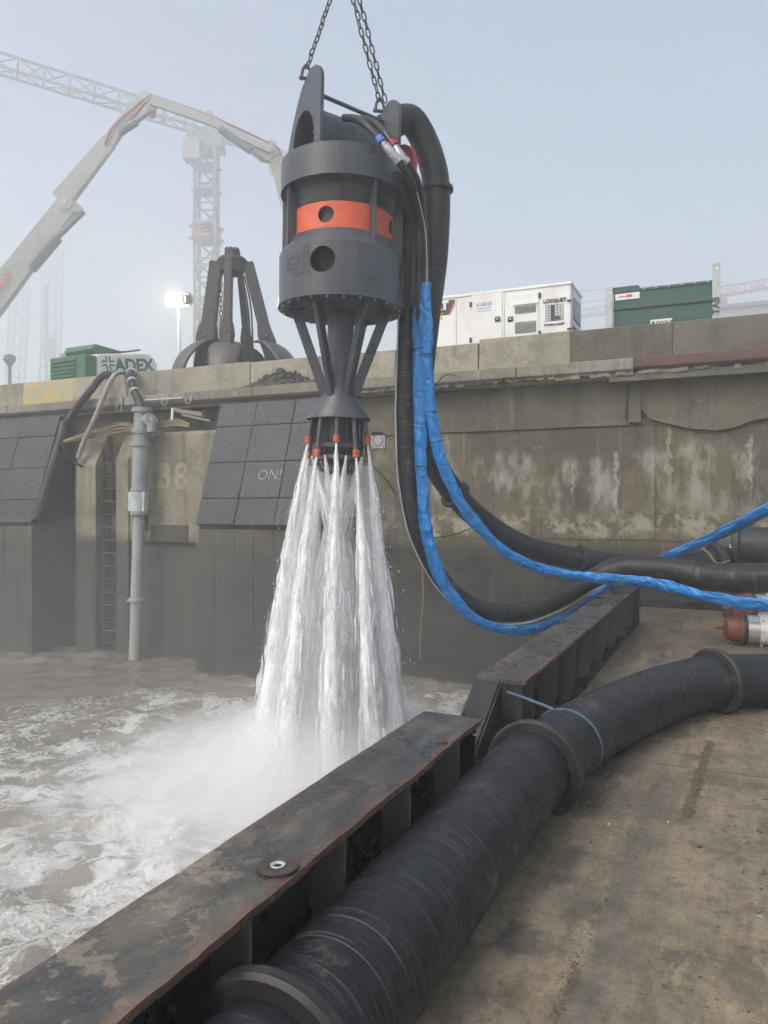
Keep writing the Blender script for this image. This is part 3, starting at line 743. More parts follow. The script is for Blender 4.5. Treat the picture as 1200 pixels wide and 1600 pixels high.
mb = MB(); c0, c1 = pt(768), pt(798); mb.tube([c0, c1], .185, 20)
for q in (-1, 1): mb.bar(c0 + Vector((q*.19, -.05, 0)), c1 + Vector((q*.19, -.05, 0)), .06, .1, (0, 1, 0))
mb.build('clamp_sleeve', GREY_L, pip, smooth=35)
mb = MB(); c = pt(655); mb.tube(spline([c, c + Vector((.2, -.06, -.02)), c + Vector((.33, -.1, -.1)), c + Vector((.36, -.1, -.3))], 6), .10, 16)
mb.lathe([(.15, 0), (.15, .06)], 20, c + Vector((.30, -.09, -.04)), (.7, -.1, .5)); mb.build('side_elbow', PIPE_G, pip, smooth=40)
# ------------------------------------------------------------------ hoses lying over the quay edge, left
o = MB().tube(spline([P(178, 583, 13.9), P(160, 588, 13.3), P(140, 612, 12.95), P(118, 640, 12.9), P(104, 660, 12.75)], 8), .085, 14).build('black_hose', RUBBER3, smooth=50)
tag(o, 'black rubber hose draped over the barrier down to the left fender', 'hose')
o = MB().tube(spline([P(212, 588, 13.9), P(190, 582, 13.4), P(176, 590, 13.0), P(160, 625, 12.9), P(146, 658, 12.85), P(131, 690, 12.9), P(122, 716, 12.92)], 8), .055, 12).build('tan_hose', HOSE_T, smooth=50)
tag(o, 'tan hose looping over the barrier beside the black one', 'hose')
t = thing('riser_hose', 'mottled grey hose running from the riser pipe over the barrier', 'hose', P(216, 640, 12.8))
pth = spline([P(221, 640, 12.8), P(215, 622, 12.95), P(209, 608, 13.05), P(206, 592, 13.2), P(205, 581, 13.5), P(210, 584, 14.2)], 8)
MB().tube(pth, .085, 14, wrinkle=lambda i, th, L: 1 + .1*math.sin(L*33)).build('hose_body', RUBBER3, t, smooth=60)
for i in (14, 22, 30):
    a = pth[i]; b = pth[i+1]; MB().lathe([(.1, -.03), (.11, -.02), (.11, .02), (.1, .03)], 14, a, b - a).build('hose_clamp', GREY_L, t, smooth=40)
mb = MB(); random.seed(3)
for q in range(7):
    dy = random.uniform(-4, 4); s = random.uniform(-.05, .05)
    mb.tube(spline([P(98, 690 + dy*.3, 12.95), P(130, 682 + dy, 12.98 + s), P(160, 676 + dy*1.6, 13.1), P(185, 668 + dy*1.8, 13.1 + s), P(212, 668 + dy, 13.1), P(240, 668 + dy, 13.1), P(272, 660 + dy*1.2, 13.1), P(296, 665 + dy*.6, 13.12)], 6), .018, 6)
tag(mb.build('rope_bundle', ROPE_T, smooth=60), 'bundle of tan ropes strung along the ledge of the quay wall', 'rope')
for (a, b, r), l in zip((((270, 640), (318, 648), .055), ((285, 648), (330, 658), .03)), ('thick pale plank lying on the ledge right of the riser pipe', 'thin pale batten on the ledge below the plank')):
    mb = MB(); mb.bar(P(*a, 13.15), P(*b, 13.2), r*2, r*1.6, w2=r*2.4); tag(mb.build('plank', TIMBER, bevel=.008), l, 'plank')
mb = MB(); mb.bar(P(270, 638, 13.08), P(269, 657, 13.08), .05, .05); tag(mb.build('stake', WHITE_P, bevel=.006), 'short white stake standing on the ledge beside the plank', 'stake')
o = MB().tube(spline([P(96, 690, 12.8), P(104, 708, 12.85), P(116, 722, 12.95), P(128, 728, 12.95)], 6), .03, 8).build('chain_rope', RUBBER3, smooth=60)
tag(o, 'dark rope slung from the left fender to the pier', 'rope')

# ------------------------------------------------------------------ barge
barge = thing('barge', 'muddy steel barge with black edge girders in the foreground', 'barge', (2, 5, WATER_Z))
mb = MB(); mb.box(-1.47, 14, -8, 12.62, -2.3, -.006); mb.build('hull', GIRD_WEB, barge)
random.seed(21)
seams_y = (-8, 1.05, 4.9, 8.75, 12.62); seams_x = (-1.47, .62, 2.9, 14)
for i in range(len(seams_x) - 1):
    for j in range(len(seams_y) - 1):
        mb = MB(); g = .004; mb.box(seams_x[i] + g, seams_x[i+1] - g, seams_y[j] + g, seams_y[j+1] - g, -.005, random.uniform(-.0015, .0015))
        mb.build('deck_plate', DECK, barge)
mb = MB()
for x in seams_x[1:-1]: mb.tube([(x, -8, -.006), (x, 12.6, -.006)], .012, 6)
for y in seams_y[1:-1]: mb.tube([(-1.4, y, -.006), (14, y, -.006)], .012, 6)
mb.build('weld_seam', MUD, barge)
mb = MB(); mb.box(-1.44, 14, 12.5, 12.6, .002, .10); mb.build('end_coaming', GIRD_WEB, barge)
def girder(y0, y1, stiff, ragged, extra=None):
    xw = -1.29; rag = random.Random(int(y0*10 + 3))
    mb = MB(); mb.box(xw - .012, xw + .012, y0, y1, .001, .482)
    for x, y in ((xw, y0 + .02), (xw, y1 - .02)): mb.box(x - .11, x + .125, y - .011, y + .011, .001, .482)
    web = mb.build('side_girder', GIRD_WEB, barge)
    # top flange with chewed edges
    L, Rr = [], []; n = int((y1 - y0)/.045)
    for i in range(n + 1):
        y = y0 + (y1 - y0)*i/n
        f = ragged*(.5*mnoise.noise((y*2.1, 1.3, y0)) + .45*mnoise.noise((y*11, 4.3, y0)) + .45*mnoise.noise((y*29, 4.3, y0)))
        g = ragged*(mnoise.noise((y*4.3, 9.3, y0)) + .5*mnoise.noise((y*15, 7.3, y0)))
        L.append((-1.446 + g*.6, y)); Rr.append((-1.138 + f, y))
    e = [(-1.36, y1 + .03), (-1.27, y1 + .012), (-1.2, y1 - .02)] if ragged > .004 else []
    vs, fs = [], []; m = n + 1
    for z in (.482, .505):
        for k in range(m):
            bend = -.012*abs(mnoise.noise((k*.11, y0, 2)))*(ragged/.006)
            vs += [(L[k][0], L[k][1], z), (-1.29, L[k][1], z), (Rr[k][0], Rr[k][1], z + bend)]
    o = 3*m
    for k in range(m - 1):
        for c in range(2):
            a = 3*k + c; fs += [(a, a+1, a+4, a+3), (o+a, o+a+3, o+a+4, o+a+1)]
        fs += [(3*k, 3*k+3, o+3*k+3, o+3*k), (3*k+2, o+3*k+2, o+3*k+5, 3*k+5)]
    k = m - 1; fs += [(0, o, o+1, 1), (1, o+1, o+2, 2), (3*k, 3*k+1, o+3*k+1, o+3*k), (3*k+1, 3*k+2, o+3*k+2, o+3*k+1)]
    mb = MB(); mb.add(vs, fs); mb.build('top_flange', GIRD_TOP, web)
    mb = MB(); mb.box(-1.43, -1.15, y0, y1, .0008, .018); mb.build('foot_flange', GIRD_WEB, web)
    for y in stiff:
        mb = MB(); mb.prism([(xw + .012, y - .006, .019), (xw + .095, y - .006, .019), (xw + .135, y - .006, .20), (xw + .135, y - .006, .481), (xw + .012, y - .006, .481)], (0, .012, 0))
        mb.build('stiffener', GIRD_STF, web)
    return web
GIRD_STF = paint('girder_stiffener_steel', (.095, .095, .088), (.15, .10, .06), .55, 9, .6, .2)
g1 = girder(-2.5, 3.66, (-.55, 0, .58, 1.14, 1.69, 2.23, 2.78, 3.37), .0075)
g2 = girder(4.53, 10.5, (4.82, 5.5, 6.25, 7.05, 7.85, 8.65, 9.45, 10.2), .0022)
# sloping end of the far girder
mb = MB(); mb.prism([(-1.30, 4.53, .475), (-1.30, 3.98, .17), (-1.30, 3.60, .12), (-1.30, 3.60, .02), (-1.30, 4.53, .02)], (.018, 0, 0)); mb.build('end_gusset', GIRD_WEB, g2)
mb = MB(); mb.prism([(-1.446, 4.54, .478), (-1.446, 3.98, .165), (-1.446, 3.60, .115), (-1.446, 3.60, .135), (-1.446, 3.97, .185), (-1.446, 4.54, .498)], (.15, 0, 0)); mb.build('sloping_flange', GIRD_WEB, g2)  # steep flange takes the darker web colour, its shade painted in
mb = MB(); mb.prism([(-1.415, 4.515, .47), (-1.415, 4.515, .02), (-1.15, 4.515, .02), (-1.15, 4.515, .47)], (0, .012, 0)); mb.build('end_plate', GIRD_WEB, g2)
mb = MB(); mb.box(-1.33, -1.13, 10.5, 10.62, .001, .49); mb.build('end_post', GIRD_WEB, g2, bevel=.006)
# rusty bolt hole rims in the flanges; a dark disc paints the shaded depth
for px, py, par, r in ((690, 1158, g1, .022), (785, 1035, g2, .034), (868, 993, g2, .03), (744, 1148, g1, .012)):
    d = 1.045*1200/(py - HOR); c = W(px, py, d); c.z = .5055
    mb = MB(); mb.lathe([(r*.95, .0), (r*1.3, .0005), (r*1.2, .002), (r, .002), (r*.95, -.004)], 20, c, caps=False)
    bh = mb.build('bolt_hole', RUST, par, smooth=50)
    mb = MB(); mb.lathe([(r*.93, .0015), (.001, .0015)], 16, c, caps=False); mb.build('hole_shade_disc', PUMP_DK, bh)
# grinding disc left on the near girder
c = W(434, 1355, 1.045*1200/(1355 - HOR)); c.z = .5065
gd = thing('grinding_disc', 'worn brown grinding disc lying on the near girder', 'grinding disc', c)
MB().lathe([(.012, 0), (.061, .0), (.0625, .0015), (.061, .006), (.03, .0065), (.024, .002), (.012, .002)], 40, c, caps=False).build('abrasive_wheel', DISC, gd, smooth=40)
MB().lathe([(.0115, .0022), (.020, .0025), (.0225, .006), (.0215, .0075), (.013, .0058), (.0115, .004)], 32, c, caps=False).build('metal_ring', BOLT_W, gd, smooth=50)
MB().lathe([(.0114, .0018), (.0005, .0018)], 20, c, caps=False).build('bore_shade_disc', PUMP_DK, gd)  # flat dark disc, the shaded bore painted as colour
# crumbs, twigs and pebbles on the deck
random.seed(31); mbs = {'a': MB(), 'b': MB()}
for q in range(5200):
    x = random.uniform(-.7, 3.2); y = random.uniform(.9, 11.5)
    dn = mnoise.noise((x*1.1, y*.9, 5)) + .55*math.exp(-((x - .25)/.25)**2)*(1 if 2.6 < y < 5.2 else .2)
    if dn < random.uniform(-.05, .75): continue
    s = random.uniform(.002, .008)*(1 if random.random() < .95 else 2)
    rock(mbs['a'], (x, y, s*.35), s, .6)
    if random.random() < .22:
        a = random.uniform(0, 3.14); l = random.uniform(.012, .04); cx, cyy = x + random.uniform(-.1, .1), y + random.uniform(-.1, .1)
        mbs['b'].bar((cx, cyy, .006), (cx + l*math.cos(a), cyy + l*math.sin(a), .006 + random.uniform(0, .012)), .004, .003)
tag(mbs['a'].build('mud_crumbs', MUD, smooth=60), 'small crumbs of mud scattered over the barge deck', 'mud', kind='stuff')
tag(mbs['b'].build('twig_debris', WEED), 'bits of twig and dry weed scattered over the barge deck', 'debris', kind='stuff')
mb = MB(); random.seed(77)
for q in range(70):
    x = random.uniform(-.75, 2.4); y = random.uniform(1.2, 9); s = random.uniform(.004, .012); rock(mb, (x, y, s*.4), s)
tag(mb.build('pale_pebbles', STONE, smooth=50), 'pale pebbles scattered over the barge deck', 'pebbles', kind='stuff')
# ridge of dirt along the deck seam
mb = MB(); random.seed(78)
for q in range(700):
    tt = random.random(); c = W(1110 - 38*tt, 1160 + 115*tt, 1.55*1200/(1160 + 115*tt - HOR)); s = random.uniform(.004, .013)
    rock(mb, (c.x + random.gauss(0, .012), c.y + random.gauss(0, .02), .004), s, .6)
for q in range(2600):
    tt = random.random(); c = W(985 - 120*tt, 1290 + 310*tt, 1.55*1200/(1290 + 310*tt - HOR))
    den = mnoise.noise((tt*9, 2.2, 1)) + .5*mnoise.noise((tt*31, 5, 1))
    if den < random.uniform(-.3, .7): continue
    s = random.uniform(.0015, .0045); wdt = .008 + .03*abs(mnoise.noise((tt*6, 9, 3)))
    rock(mb, (c.x + random.gauss(0, wdt), c.y + random.gauss(0, .03), .002), s, .6)
tag(mb.build('dirt_ridge', MUD, smooth=60), 'line of dirt caught in the deck seam right of the big hose', 'dirt', kind='stuff')

# ------------------------------------------------------------------ big hose on the deck
HR = .198
hz = HR + .004
bh = thing('suction_hose', 'thick black ribbed rubber hose lying along the near girder', 'hose', (-.95, 3, 0))
path = spline([(-1.02, .2, hz), (-.995, 1.2, hz), (-.985, 2.05, hz), (-.975, 2.7, hz), (-.965, 3.4, hz), (-.93, 3.95, hz), (-.80, 4.75, hz), (-.50, 5.72, hz + .01), (-.16, 6.33, hz + .02), (.28, 6.72, hz), (1.0, 6.98, hz), (2.2, 7.15, hz)], 16)
rz = random.Random(4)
rad = [HR*(1 + .012*mnoise.noise((i*.13, 3, 1)) + .006*mnoise.noise((i*.6, 8, 1))) for i in range(len(path))]
MB().tube(path, rad, 48).build('hose_body', RUBBER, bh, smooth=60)
def nearest(path, pt):
    i = min(range(len(path)), key=lambda k: (path[k] - Vector(pt)).length); return i
def collar(path, pt, prof, mat, par, name='collar', n=48):
    i = nearest(path, pt); d = (path[min(i+1, len(path)-1)] - path[max(i-1, 0)]).normalized()
    return MB().lathe(prof, n, path[i], d, caps=False).build(name, mat, par, smooth=35)
def cprof(r, R_, w): return [(r*.9, -w), (R_ - .012, -w), (R_, -w + .012), (R_, w - .012), (R_ - .012, w), (r*.9, w)]
for q in ((-1.0, 1.55, hz), (-.94, 3.93, hz), (-.15, 6.35, hz)): collar(path, q, cprof(HR, HR + .055, .028), RUB_COL, bh)
# pale blue strap round the hose, tied to the far girder
i = nearest(path, (-.86, 4.45, hz)); d = (path[i+1] - path[i-1]).normalized()
st = thing('blue_strap', 'pale blue strap tied round the big hose and the far girder', 'strap', path[i])
MB().lathe([(HR + .003, -.012), (HR + .007, -.01), (HR + .007, .01), (HR + .003, .012)], 40, path[i], d + Vector((0, 0, .15)), caps=False).build('loop', STRAP, st, smooth=40)
MB().tube(spline([path[i] + Vector((-.07, -.03, HR*.96)), Vector((-1.08, 4.5, .40)), Vector((-1.24, 4.50, .44))], 6), .009, 6).build('tail', STRAP, st, smooth=60)

# ------------------------------------------------------------------ hanging pump
PD = 8.5; pbase = W(522, 800, PD); pbase.z = 0
EA = YAW + 35.6
pump = thing('dredge_pump', 'large grey dredge pump with orange band hanging over the water', 'pump', pbase, local=(Matrix.Rotation(R(1.2), 3, FWD) @ Matrix.Rotation(R(EA), 3, 'Z')).to_euler())
def ang(px_off, Rr=.69):
    "local angle of a place on the drum that shows px_off pixels right of its axis"
    return R(-125.6) + math.asin(max(-1, min(1, px_off/1200*PD/Rr)))
def cyl_wall(Rr, z0, z1, holes, th=.02, n=96):
    "round shell with real circular openings; holes: (angle, z, radius)"
    mb = MB(); holes = sorted(((a % (2*math.pi)), z, r) for a, z, r in holes)
    def pt(a, z, r=Rr): return (r*math.cos(a), r*math.sin(a), z)
    def strip(a0, a1):
        k = max(1, int((a1 - a0)/(2*math.pi)*n)); vs, fs, tc = [], [], []
        for i in range(k + 1):
            a = a0 + (a1 - a0)*i/k; vs += [pt(a, z0), pt(a, z1), pt(a, z0, Rr - th), pt(a, z1, Rr - th)]
        for i in range(k):
            b = 4*i; fs += [(b, b+4, b+5, b+1), (b+2, b+3, b+7, b+6), (b+1, b+5, b+7, b+3), (b, b+2, b+6, b+4)]
        mb.add(vs, fs)
    prev = None; ends = []
    for a, z, r in holes:
        w = r/Rr*1.5; ends.append((a - w, a + w)); N = 48; vs, fs = [], []
        hw, h0, h1 = w, z0 - z, z1 - z
        for k in range(N):
            t = 2*math.pi*k/N; c, s = math.cos(t), math.sin(t)
            q = min(hw*Rr/abs(c) if abs(c) > 1e-6 else 1e9, (h1/s if s > 1e-6 else (h0/s if s < -1e-6 else 1e9)))
            for f in (0, .12, .5, 1):
                rr = r + (q - r)*f; vs.append(pt(a + rr*c/Rr, z + rr*s))
            vs.append(pt(a + r*c/Rr, z + r*s, Rr - th*1.5))
        for k in range(N):
            b, b2 = 5*k, 5*((k + 1) % N)
            for j in range(3): fs.append((b+j, b+j+1, b2+j+1, b2+j))
            fs.append((b, b2, b2+4, b+4))
        mb.add(vs, fs)
    for i in range(len(ends)):
        a0 = ends[i][1]; a1 = ends[(i+1) % len(ends)][0]
        if a1 < a0: a1 += 2*math.pi
        strip(a0, a1)
    if not holes: strip(0, 2*math.pi)
    return mb
hole_a = [ang(-23) + q*math.pi/2 for q in range(4)]
# upper ring, neck, orange band, drum
MB().lathe([(.665, 4.95), (.69, 4.95), (.69, 5.28), (.665, 5.28), (.665, 4.95)], 96, caps=False).build('upper_ring', PUMP, pump, smooth=35)
MB().lathe([(.664, 5.20), (.02, 5.20), (.02, 5.17), (.664, 5.17)], 64, caps=False).build('upper_deck', PUMP_DK, pump, smooth=35)
MB().lathe([(.50, 3.8), (.50, 5.17)], 64, caps=False).build('inner_casing', PUMP_DK, pump, smooth=35)
MB().lathe([(.664, 4.97), (.58, 4.90), (.555, 4.73), (.55, 4.73), (.50, 4.95)], 96, caps=False).build('neck_cowl', PUMP_DK, pump, smooth=35)
cyl_wall(.56, 4.44, 4.72, [(ang(-21, .56) + q*math.pi/2, 4.585, .088) for q in range(4)], .015).build('orange_band', ORANGE, pump, smooth=40)
dr = cyl_wall(.69, 3.745, 4.27, [(a, 4.075, .136) for a in hole_a], .02, 120).build('drum', PUMP, pump, smooth=40)
MB().lathe([(.69, 4.27), (.575, 4.44), (.55, 4.44), (.66, 4.26)], 96, caps=False).build('shoulder', PUMP, pump, smooth=30)
MB().lathe([(.696, 3.73), (.696, 3.748), (.64, 3.748), (.0, 3.748), (0, 3.715), (.696, 3.715), (.696, 3.73)], 96, caps=False).build('bottom_plate', PUMP, pump, smooth=30)
for k in range(24):
    a = 2*math.pi*k/24; MB().lathe([(.013, 0), (.013, -.014), (.007, -.02)], 8, (.655*math.cos(a), .655*math.sin(a), 3.715)).build('bolt', BOLT_W, pump, smooth=40)
for off in (-75, 49, 95):     # upright fins between ring and drum
    a = ang(off, .62)
    for q in range(2):
        aa = a + q*math.pi; u = Vector((math.cos(aa), math.sin(aa), 0)); w = Vector((-u.y, u.x, 0))*.012
        pts = [u*.50 + Vector((0, 0, 5.0)), u*.665 + Vector((0, 0, 5.0)), u*.665 + Vector((0, 0, 4.30)), u*.56 + Vector((0, 0, 4.46)), u*.50 + Vector((0, 0, 4.46))]
        MB().prism([p - w for p in pts], w*2).build('fin', PUMP, pump)
# raised maker's letters on the drum: "ell" with an ending stroke before it
def crect(mb, x0, x1, z0, z1, Rr=.6925, k=5):
    a_of = lambda x: ang(0) + x/.69
    vs, fs = [], []
    for i in range(k + 1):
        a = a_of(x0 + (x1 - x0)*i/k)
        for r in (Rr, Rr - .004):
            for z in (z0, z1): vs.append((r*math.cos(a), r*math.sin(a), z))
    for i in range(k):
        b = 4*i; fs += [(b, b+4, b+5, b+1), (b+1, b+5, b+7, b+3), (b, b+2, b+6, b+4)]
    fs += [(0, 1, 3, 2), (4*k, 4*k+2, 4*k+3, 4*k+1)]; mb.add(vs, fs)
mb = MB(); lx = -.64
def seg(x0, x1, z0, z1): crect(mb, lx + x0, lx + x1, z0, z1)
seg(.0, .20, 4.00, 4.03); seg(.0, .035, 4.03, 4.125); seg(.0, .20, 4.125, 4.155); seg(.165, .20, 4.06, 4.125); seg(.036, .20, 4.055, 4.085)
seg(.235, .27, 4.00, 4.235); seg(.30, .335, 4.00, 4.235);
mb.build('drum_lettering', TEXT_DK, dr)
mb = MB()
for i in range(7): seg2 = crect(mb, lx + .10 + i*.036, lx + .124 + i*.036, 3.945, 3.968, k=2)
mb.build('small_lettering', TEXT_DK, dr)
# top: two lifting plates, cross tube, spreader rod
def ear(x, name='lifting_plate', top=6.17, arch=True):
    w = .345; out = []; z0 = 5.05; rt = .175; zc = top - rt; yc = -w + rt
    out += [(-w, z0), (-w, zc)]
    for i in range(1, 13): t = math.pi - i*(math.pi*.80)/12; out.append((yc + rt*math.cos(t), zc + rt*math.sin(t)))
    ys_, zs_ = out[-1]
    for i in range(1, 9): t = i/9; out.append((ys_ + (w - ys_)*(t**.75), zs_ + (5.45 - zs_)*t**1.15))
    out += [(w, 5.42), (w, z0)]
    me = MB(); th = .045
    if not arch:
        me.prism([(x - th/2, y, z) for y, z in out], (th, 0, 0)); return me.build(name, PUMP, pump, bevel=.006)
    inn = [(-.22, 5.06)] + [(-.22*math.cos(math.pi*i/16), 5.42 + .34*math.sin(math.pi*i/16)) for i in range(17)] + [(.22, 5.06)]
    # plate with a real arch opening: stitch outer and inner outlines
    bm = bmesh.new()
    ov = [bm.verts.new((x - th/2, y, z)) for y, z in out]; iv = [bm.verts.new((x - th/2, y, z)) for y, z in inn]
    loop = ov + list(reversed(iv)); f = bm.faces.new(loop)
    bm.normal_update(); r = bmesh.ops.extrude_face_region(bm, geom=[f])
    for g in r['geom']:
        if isinstance(g, bmesh.types.BMVert): g.co.x += th
    bmesh.ops.recalc_face_normals(bm, faces=bm.faces); m_ = bpy.data.meshes.new(name); bm.to_mesh(m_); bm.free(); m_.materials.append(PUMP)
    return link(name, m_, pump, bevel=.006)
ear(-.50); ear(.50, top=6.13)
MB().lathe([(.285, -.48), (.285, .48)], 56, (0, 0, 5.52), (1, 0, 0), caps=False).build('cross_tube', PUMP, pump, smooth=40)
MB().lathe([(.27, -.30), (.0, -.30)], 40, (0, 0, 5.52), (1, 0, 0), caps=False).build('motor_end', PUMP_DK, pump, smooth=40)
mb = MB()
for k in range(8): mb.lathe([(.016, 0), (.016, -.02)], 8, (-.30, .2*math.cos(k*.785), 5.52 + .2*math.sin(k*.785)), (1, 0, 0))
mb.build('motor_bolts', BOLT_W, pump, kind='stuff')
MB().tube([(-.49, -.05, 5.98), (.49, -.05, 5.94)], .023, 12).build('spreader_rod', PUMP, pump, smooth=40)
mb = MB(); mb.box(-.45, .45, -.30, -.27, 5.20, 5.30); mb.box(-.45, .45, .27, .30, 5.20, 5.30); mb.build('tube_cradle', PUMP, pump)
MB().lathe([(.24, .50), (.30, .50), (.30, .56), (.24, .56), (.24, .74), (.30, .74), (.30, .79), (.2, .79)], 40, (0, 0, 5.46), (1, 0, 0), caps=False).build('outlet_flange', RED_F, pump, smooth=35)
# below the drum: column, struts, cone, nozzle cage
MB().tube([(0, 0, 3.72), (0, 0, 2.80)], .146, 32).build('column', PUMP, pump, smooth=40)
MB().lathe([(.149, 3.23), (.149, 3.24)], 32, caps=False).build('column_joint', PUMP_DK, pump)
for k in range(6):
    a = ang(0) + R(32) + k*math.pi/3; u = Vector((math.cos(a), math.sin(a), 0))
    mb = MB(); mb.bar(u*.50 + Vector((0, 0, 3.715)), u*.155 + Vector((0, 0, 2.78)), .05, .11, u); mb.build('strut', PUMP, pump, bevel=.006)
    mb = MB(); mb.box(-.07, .07, -.05, .05, 3.69, 3.714); mb.xf(Matrix.Translation(u*.5) @ Matrix.Rotation(a, 4, 'Z')); mb.build('strut_foot', PUMP, pump)
MB().lathe([(.15, 2.86), (.165, 2.80), (.35, 2.525), (.352, 2.51), (.335, 2.51), (.15, 2.77)], 56, caps=False).build('cone', PUMP, pump, smooth=30)
MB().lathe([(.21, 2.52), (.22, 2.20), (.19, 2.05), (.10, 2.02), (.0, 2.02)], 32, caps=False).build('suction_head', PUMP_DK, pump, smooth=40)
for z, r in ((2.22, .27), (2.09, .27)):
    MB().lathe([(r - .012, z - .022), (r + .012, z - .022), (r + .012, z + .022), (r - .012, z + .022), (r - .012, z - .022)], 40, caps=False).build('cage_ring', PUMP, pump, smooth=35)
for k in range(14):
    a = 2*math.pi*k/14; mb = MB()
    mb.tube([(.262*math.cos(a), .262*math.sin(a), 2.5), (.262*math.cos(a), .262*math.sin(a), 2.07), (.2*math.cos(a), .2*math.sin(a), 1.95), (0, 0, 1.90)], .012, 6); mb.build('cage_bar', PUMP_DK, pump, smooth=50)
# nozzles: outer ring fires outward, inner ring fires at the axis
NOZ = []
for k in range(10):
    a = ang(0) + k*math.pi/5; lng = k % 2 == 1
    u = Vector((math.cos(a), math.sin(a), 0)); z1 = 2.13 if lng else 2.28; r1 = .352 if lng else .338
    mb = MB(); mb.tube([u*.30 + Vector((0, 0, 2.52)), u*r1 + Vector((0, 0, z1))], .026, 12); nz = mb.build('nozzle_tube', PUMP, pump, smooth=40)
    tip = u*(r1 + .003) + Vector((0, 0, z1)); dn = (Vector((0, 0, -1)) + u*.06).normalized()
    MB().lathe([(.030, -.035), (.036, -.03), (.036, .0), (.032, .004), (.032, .014), (.036, .018), (.034, .04), (.018, .045)], 16, tip, dn).build('nozzle_tip', ORANGE_N, nz, smooth=30)
    NOZ.append((tip + dn*.045, u, 'out'))
for k in range(8):
    a = ang(0) + R(20) + k*math.pi/4; u = Vector((math.cos(a), math.sin(a), 0))
    p0 = u*.30 + Vector((0, 0, 2.10)); dn = (Vector((0, 0, -1)) - u*.36).normalized()
    NOZ.append((p0, u, 'in'))
MP = Matrix.Translation(pbase) @ pump.rotation_euler.to_matrix().to_4x4()

# ------------------------------------------------------------------ lifting chains
def link_mesh():
    mb = MB(); pts = []; a, b = .027, .022
    for i in range(16):
        t = 2*math.pi*i/16; x = b*math.cos(t); y = b*math.sin(t) + (a if math.sin(t) >= 0 else -a)
        pts.append(Vector((x, 0, y)))
    n, r = 6, .0085; vs = []; 
    for i in range(16):
        T = (pts[(i+1) % 16] - pts[i-1]).normalized(); nrm = Vector((0, 1, 0)); bi = T.cross(nrm)
        for k in range(n): vs.append(pts[i] + (nrm*math.cos(6.2832*k/n) + bi*math.sin(6.2832*k/n))*r)
    fs = [(i*n+k, i*n+(k+1) % n, ((i+1) % 16)*n+(k+1) % n, ((i+1) % 16)*n+k) for i in range(16) for k in range(n)]
    mb.add(vs, fs); return mb.mesh('link', CHAIN, 60)
LINK = link_mesh()
def chain(label, p, q, shackle=True):
    p, q = Vector(p), Vector(q); d = q - p; n = int(d.length/.083); t = thing('lifting_chain', label, 'chain', p, 'lifting chains above the pump')
    rot = d.normalized().to_track_quat('Z', 'Y').to_matrix().to_4x4()
    for i in range(n):
        o = link('link', LINK, t); o.matrix_parent_inverse = Matrix.Identity(4)
        loc = d*((i + .7)/n); loc.x += random.gauss(0, .0022); loc.y += random.gauss(0, .0022)
        o.matrix_basis = Matrix.Translation(loc) @ rot @ Matrix.Rotation((math.pi/2 if i % 2 else 0) + .5 + random.gauss(0, .06), 4, 'Z')
    if shackle:
        mb = MB(); c = p
        mb.tube(spline([c + Vector((-.04, -.035, -.12)), c + Vector((-.03, -.03, -.02)), c + Vector((0, 0, .045)), c + Vector((.03, .03, -.02)), c + Vector((.04, .035, -.12))], 5), .016, 8)
        mb.tube([c + Vector((-.06, -.05, -.1)), c + Vector((.06, .05, -.1))], .02, 8); mb.build('shackle', CHAIN, t, smooth=50)
hook = MP @ Vector((0, 0, 0)); hook = W(538, -58, PD)
eL = MP @ Vector((-.50, 0, 6.22)); eR = MP @ Vector((.50, 0, 6.18))
chain('single rusty lifting chain on the left lifting plate of the pump', eL, hook + Vector((-.02, 0, 0)))
chain('left of the two parallel lifting chains on the right lifting plate', eR + Vector((-.02, -.03, 0)), hook + Vector((-.01, 0, 0)))
chain('right of the two parallel lifting chains on the right lifting plate', eR + Vector((.03, .03, 0)), hook + Vector((.055, .03, 0)), False)
# ------------------------------------------------------------------ hoses between pump and barge
ha = thing('discharge_hose', 'thick black discharge hose arching from the pump top behind the blue sleeves', 'hose', W(905, 872, 10.6))
out0 = MP @ Vector((.79, 0, 5.46))
pa = spline([MP @ Vector((.42, .10, 5.80)), W(632, 186, 9.05), W(655, 205, 9.15), W(676, 258, 9.2), W(682, 310, 9.2), W(679, 400, 9.15), W(667, 500, 9.1), W(657, 600, 9.15), W(663, 680, 9.3),
     W(688, 740, 9.6), W(740, 803, 10.0), W(815, 852, 10.35), W(905, 874, 10.6), W(990, 884, 10.8), W(1080, 880, 10.95), W(1160, 866, 11.05), W(1260, 858, 11.1)], 10)
ra = [.165 if i < 40 else .165 - .012*min(1, (i - 40)/20) for i in range(len(pa))]
MB().tube(pa, ra, 32).build('hose_body', RUBBER2, ha, smooth=60)
for q in (W(681, 297, 9.2), W(714, 772, 9.8), W(905, 874, 10.6)): collar(pa, q, cprof(.15, .205, .03), RUB_COL, ha, n=36)
for q in (W(1120, 872, 11),): collar(pa, q, cprof(.15, .23, .05), BLACK_P, ha, 'coupling', n=36)
hb = thing('pressure_hose', 'scuffed black hose hanging closest to the pump and sagging to the girder', 'hose', W(780, 960, 8.9))
pb_ = spline([W(637, 275, 8.75), W(641, 330, 8.7), W(639, 430, 8.68), W(634, 560, 8.66), W(632, 660, 8.66), W(637, 760, 8.68), W(655, 840, 8.72), W(692, 910, 8.8), W(745, 950, 8.9), W(810, 957, 9.05),
     W(870, 938, 9.2), W(920, 908, 9.3), W(970, 888, 9.2), W(1040, 890, 8.9), W(1120, 902, 8.5), W(1200, 903, 8.1), W(1300, 895, 7.7)], 10)
MB().tube(pb_, [.108 + .052*max(0, min(1, (i - 95)/45)) for i in range(len(pb_))], 28).build('hose_body', RUBBER3, hb, smooth=60)
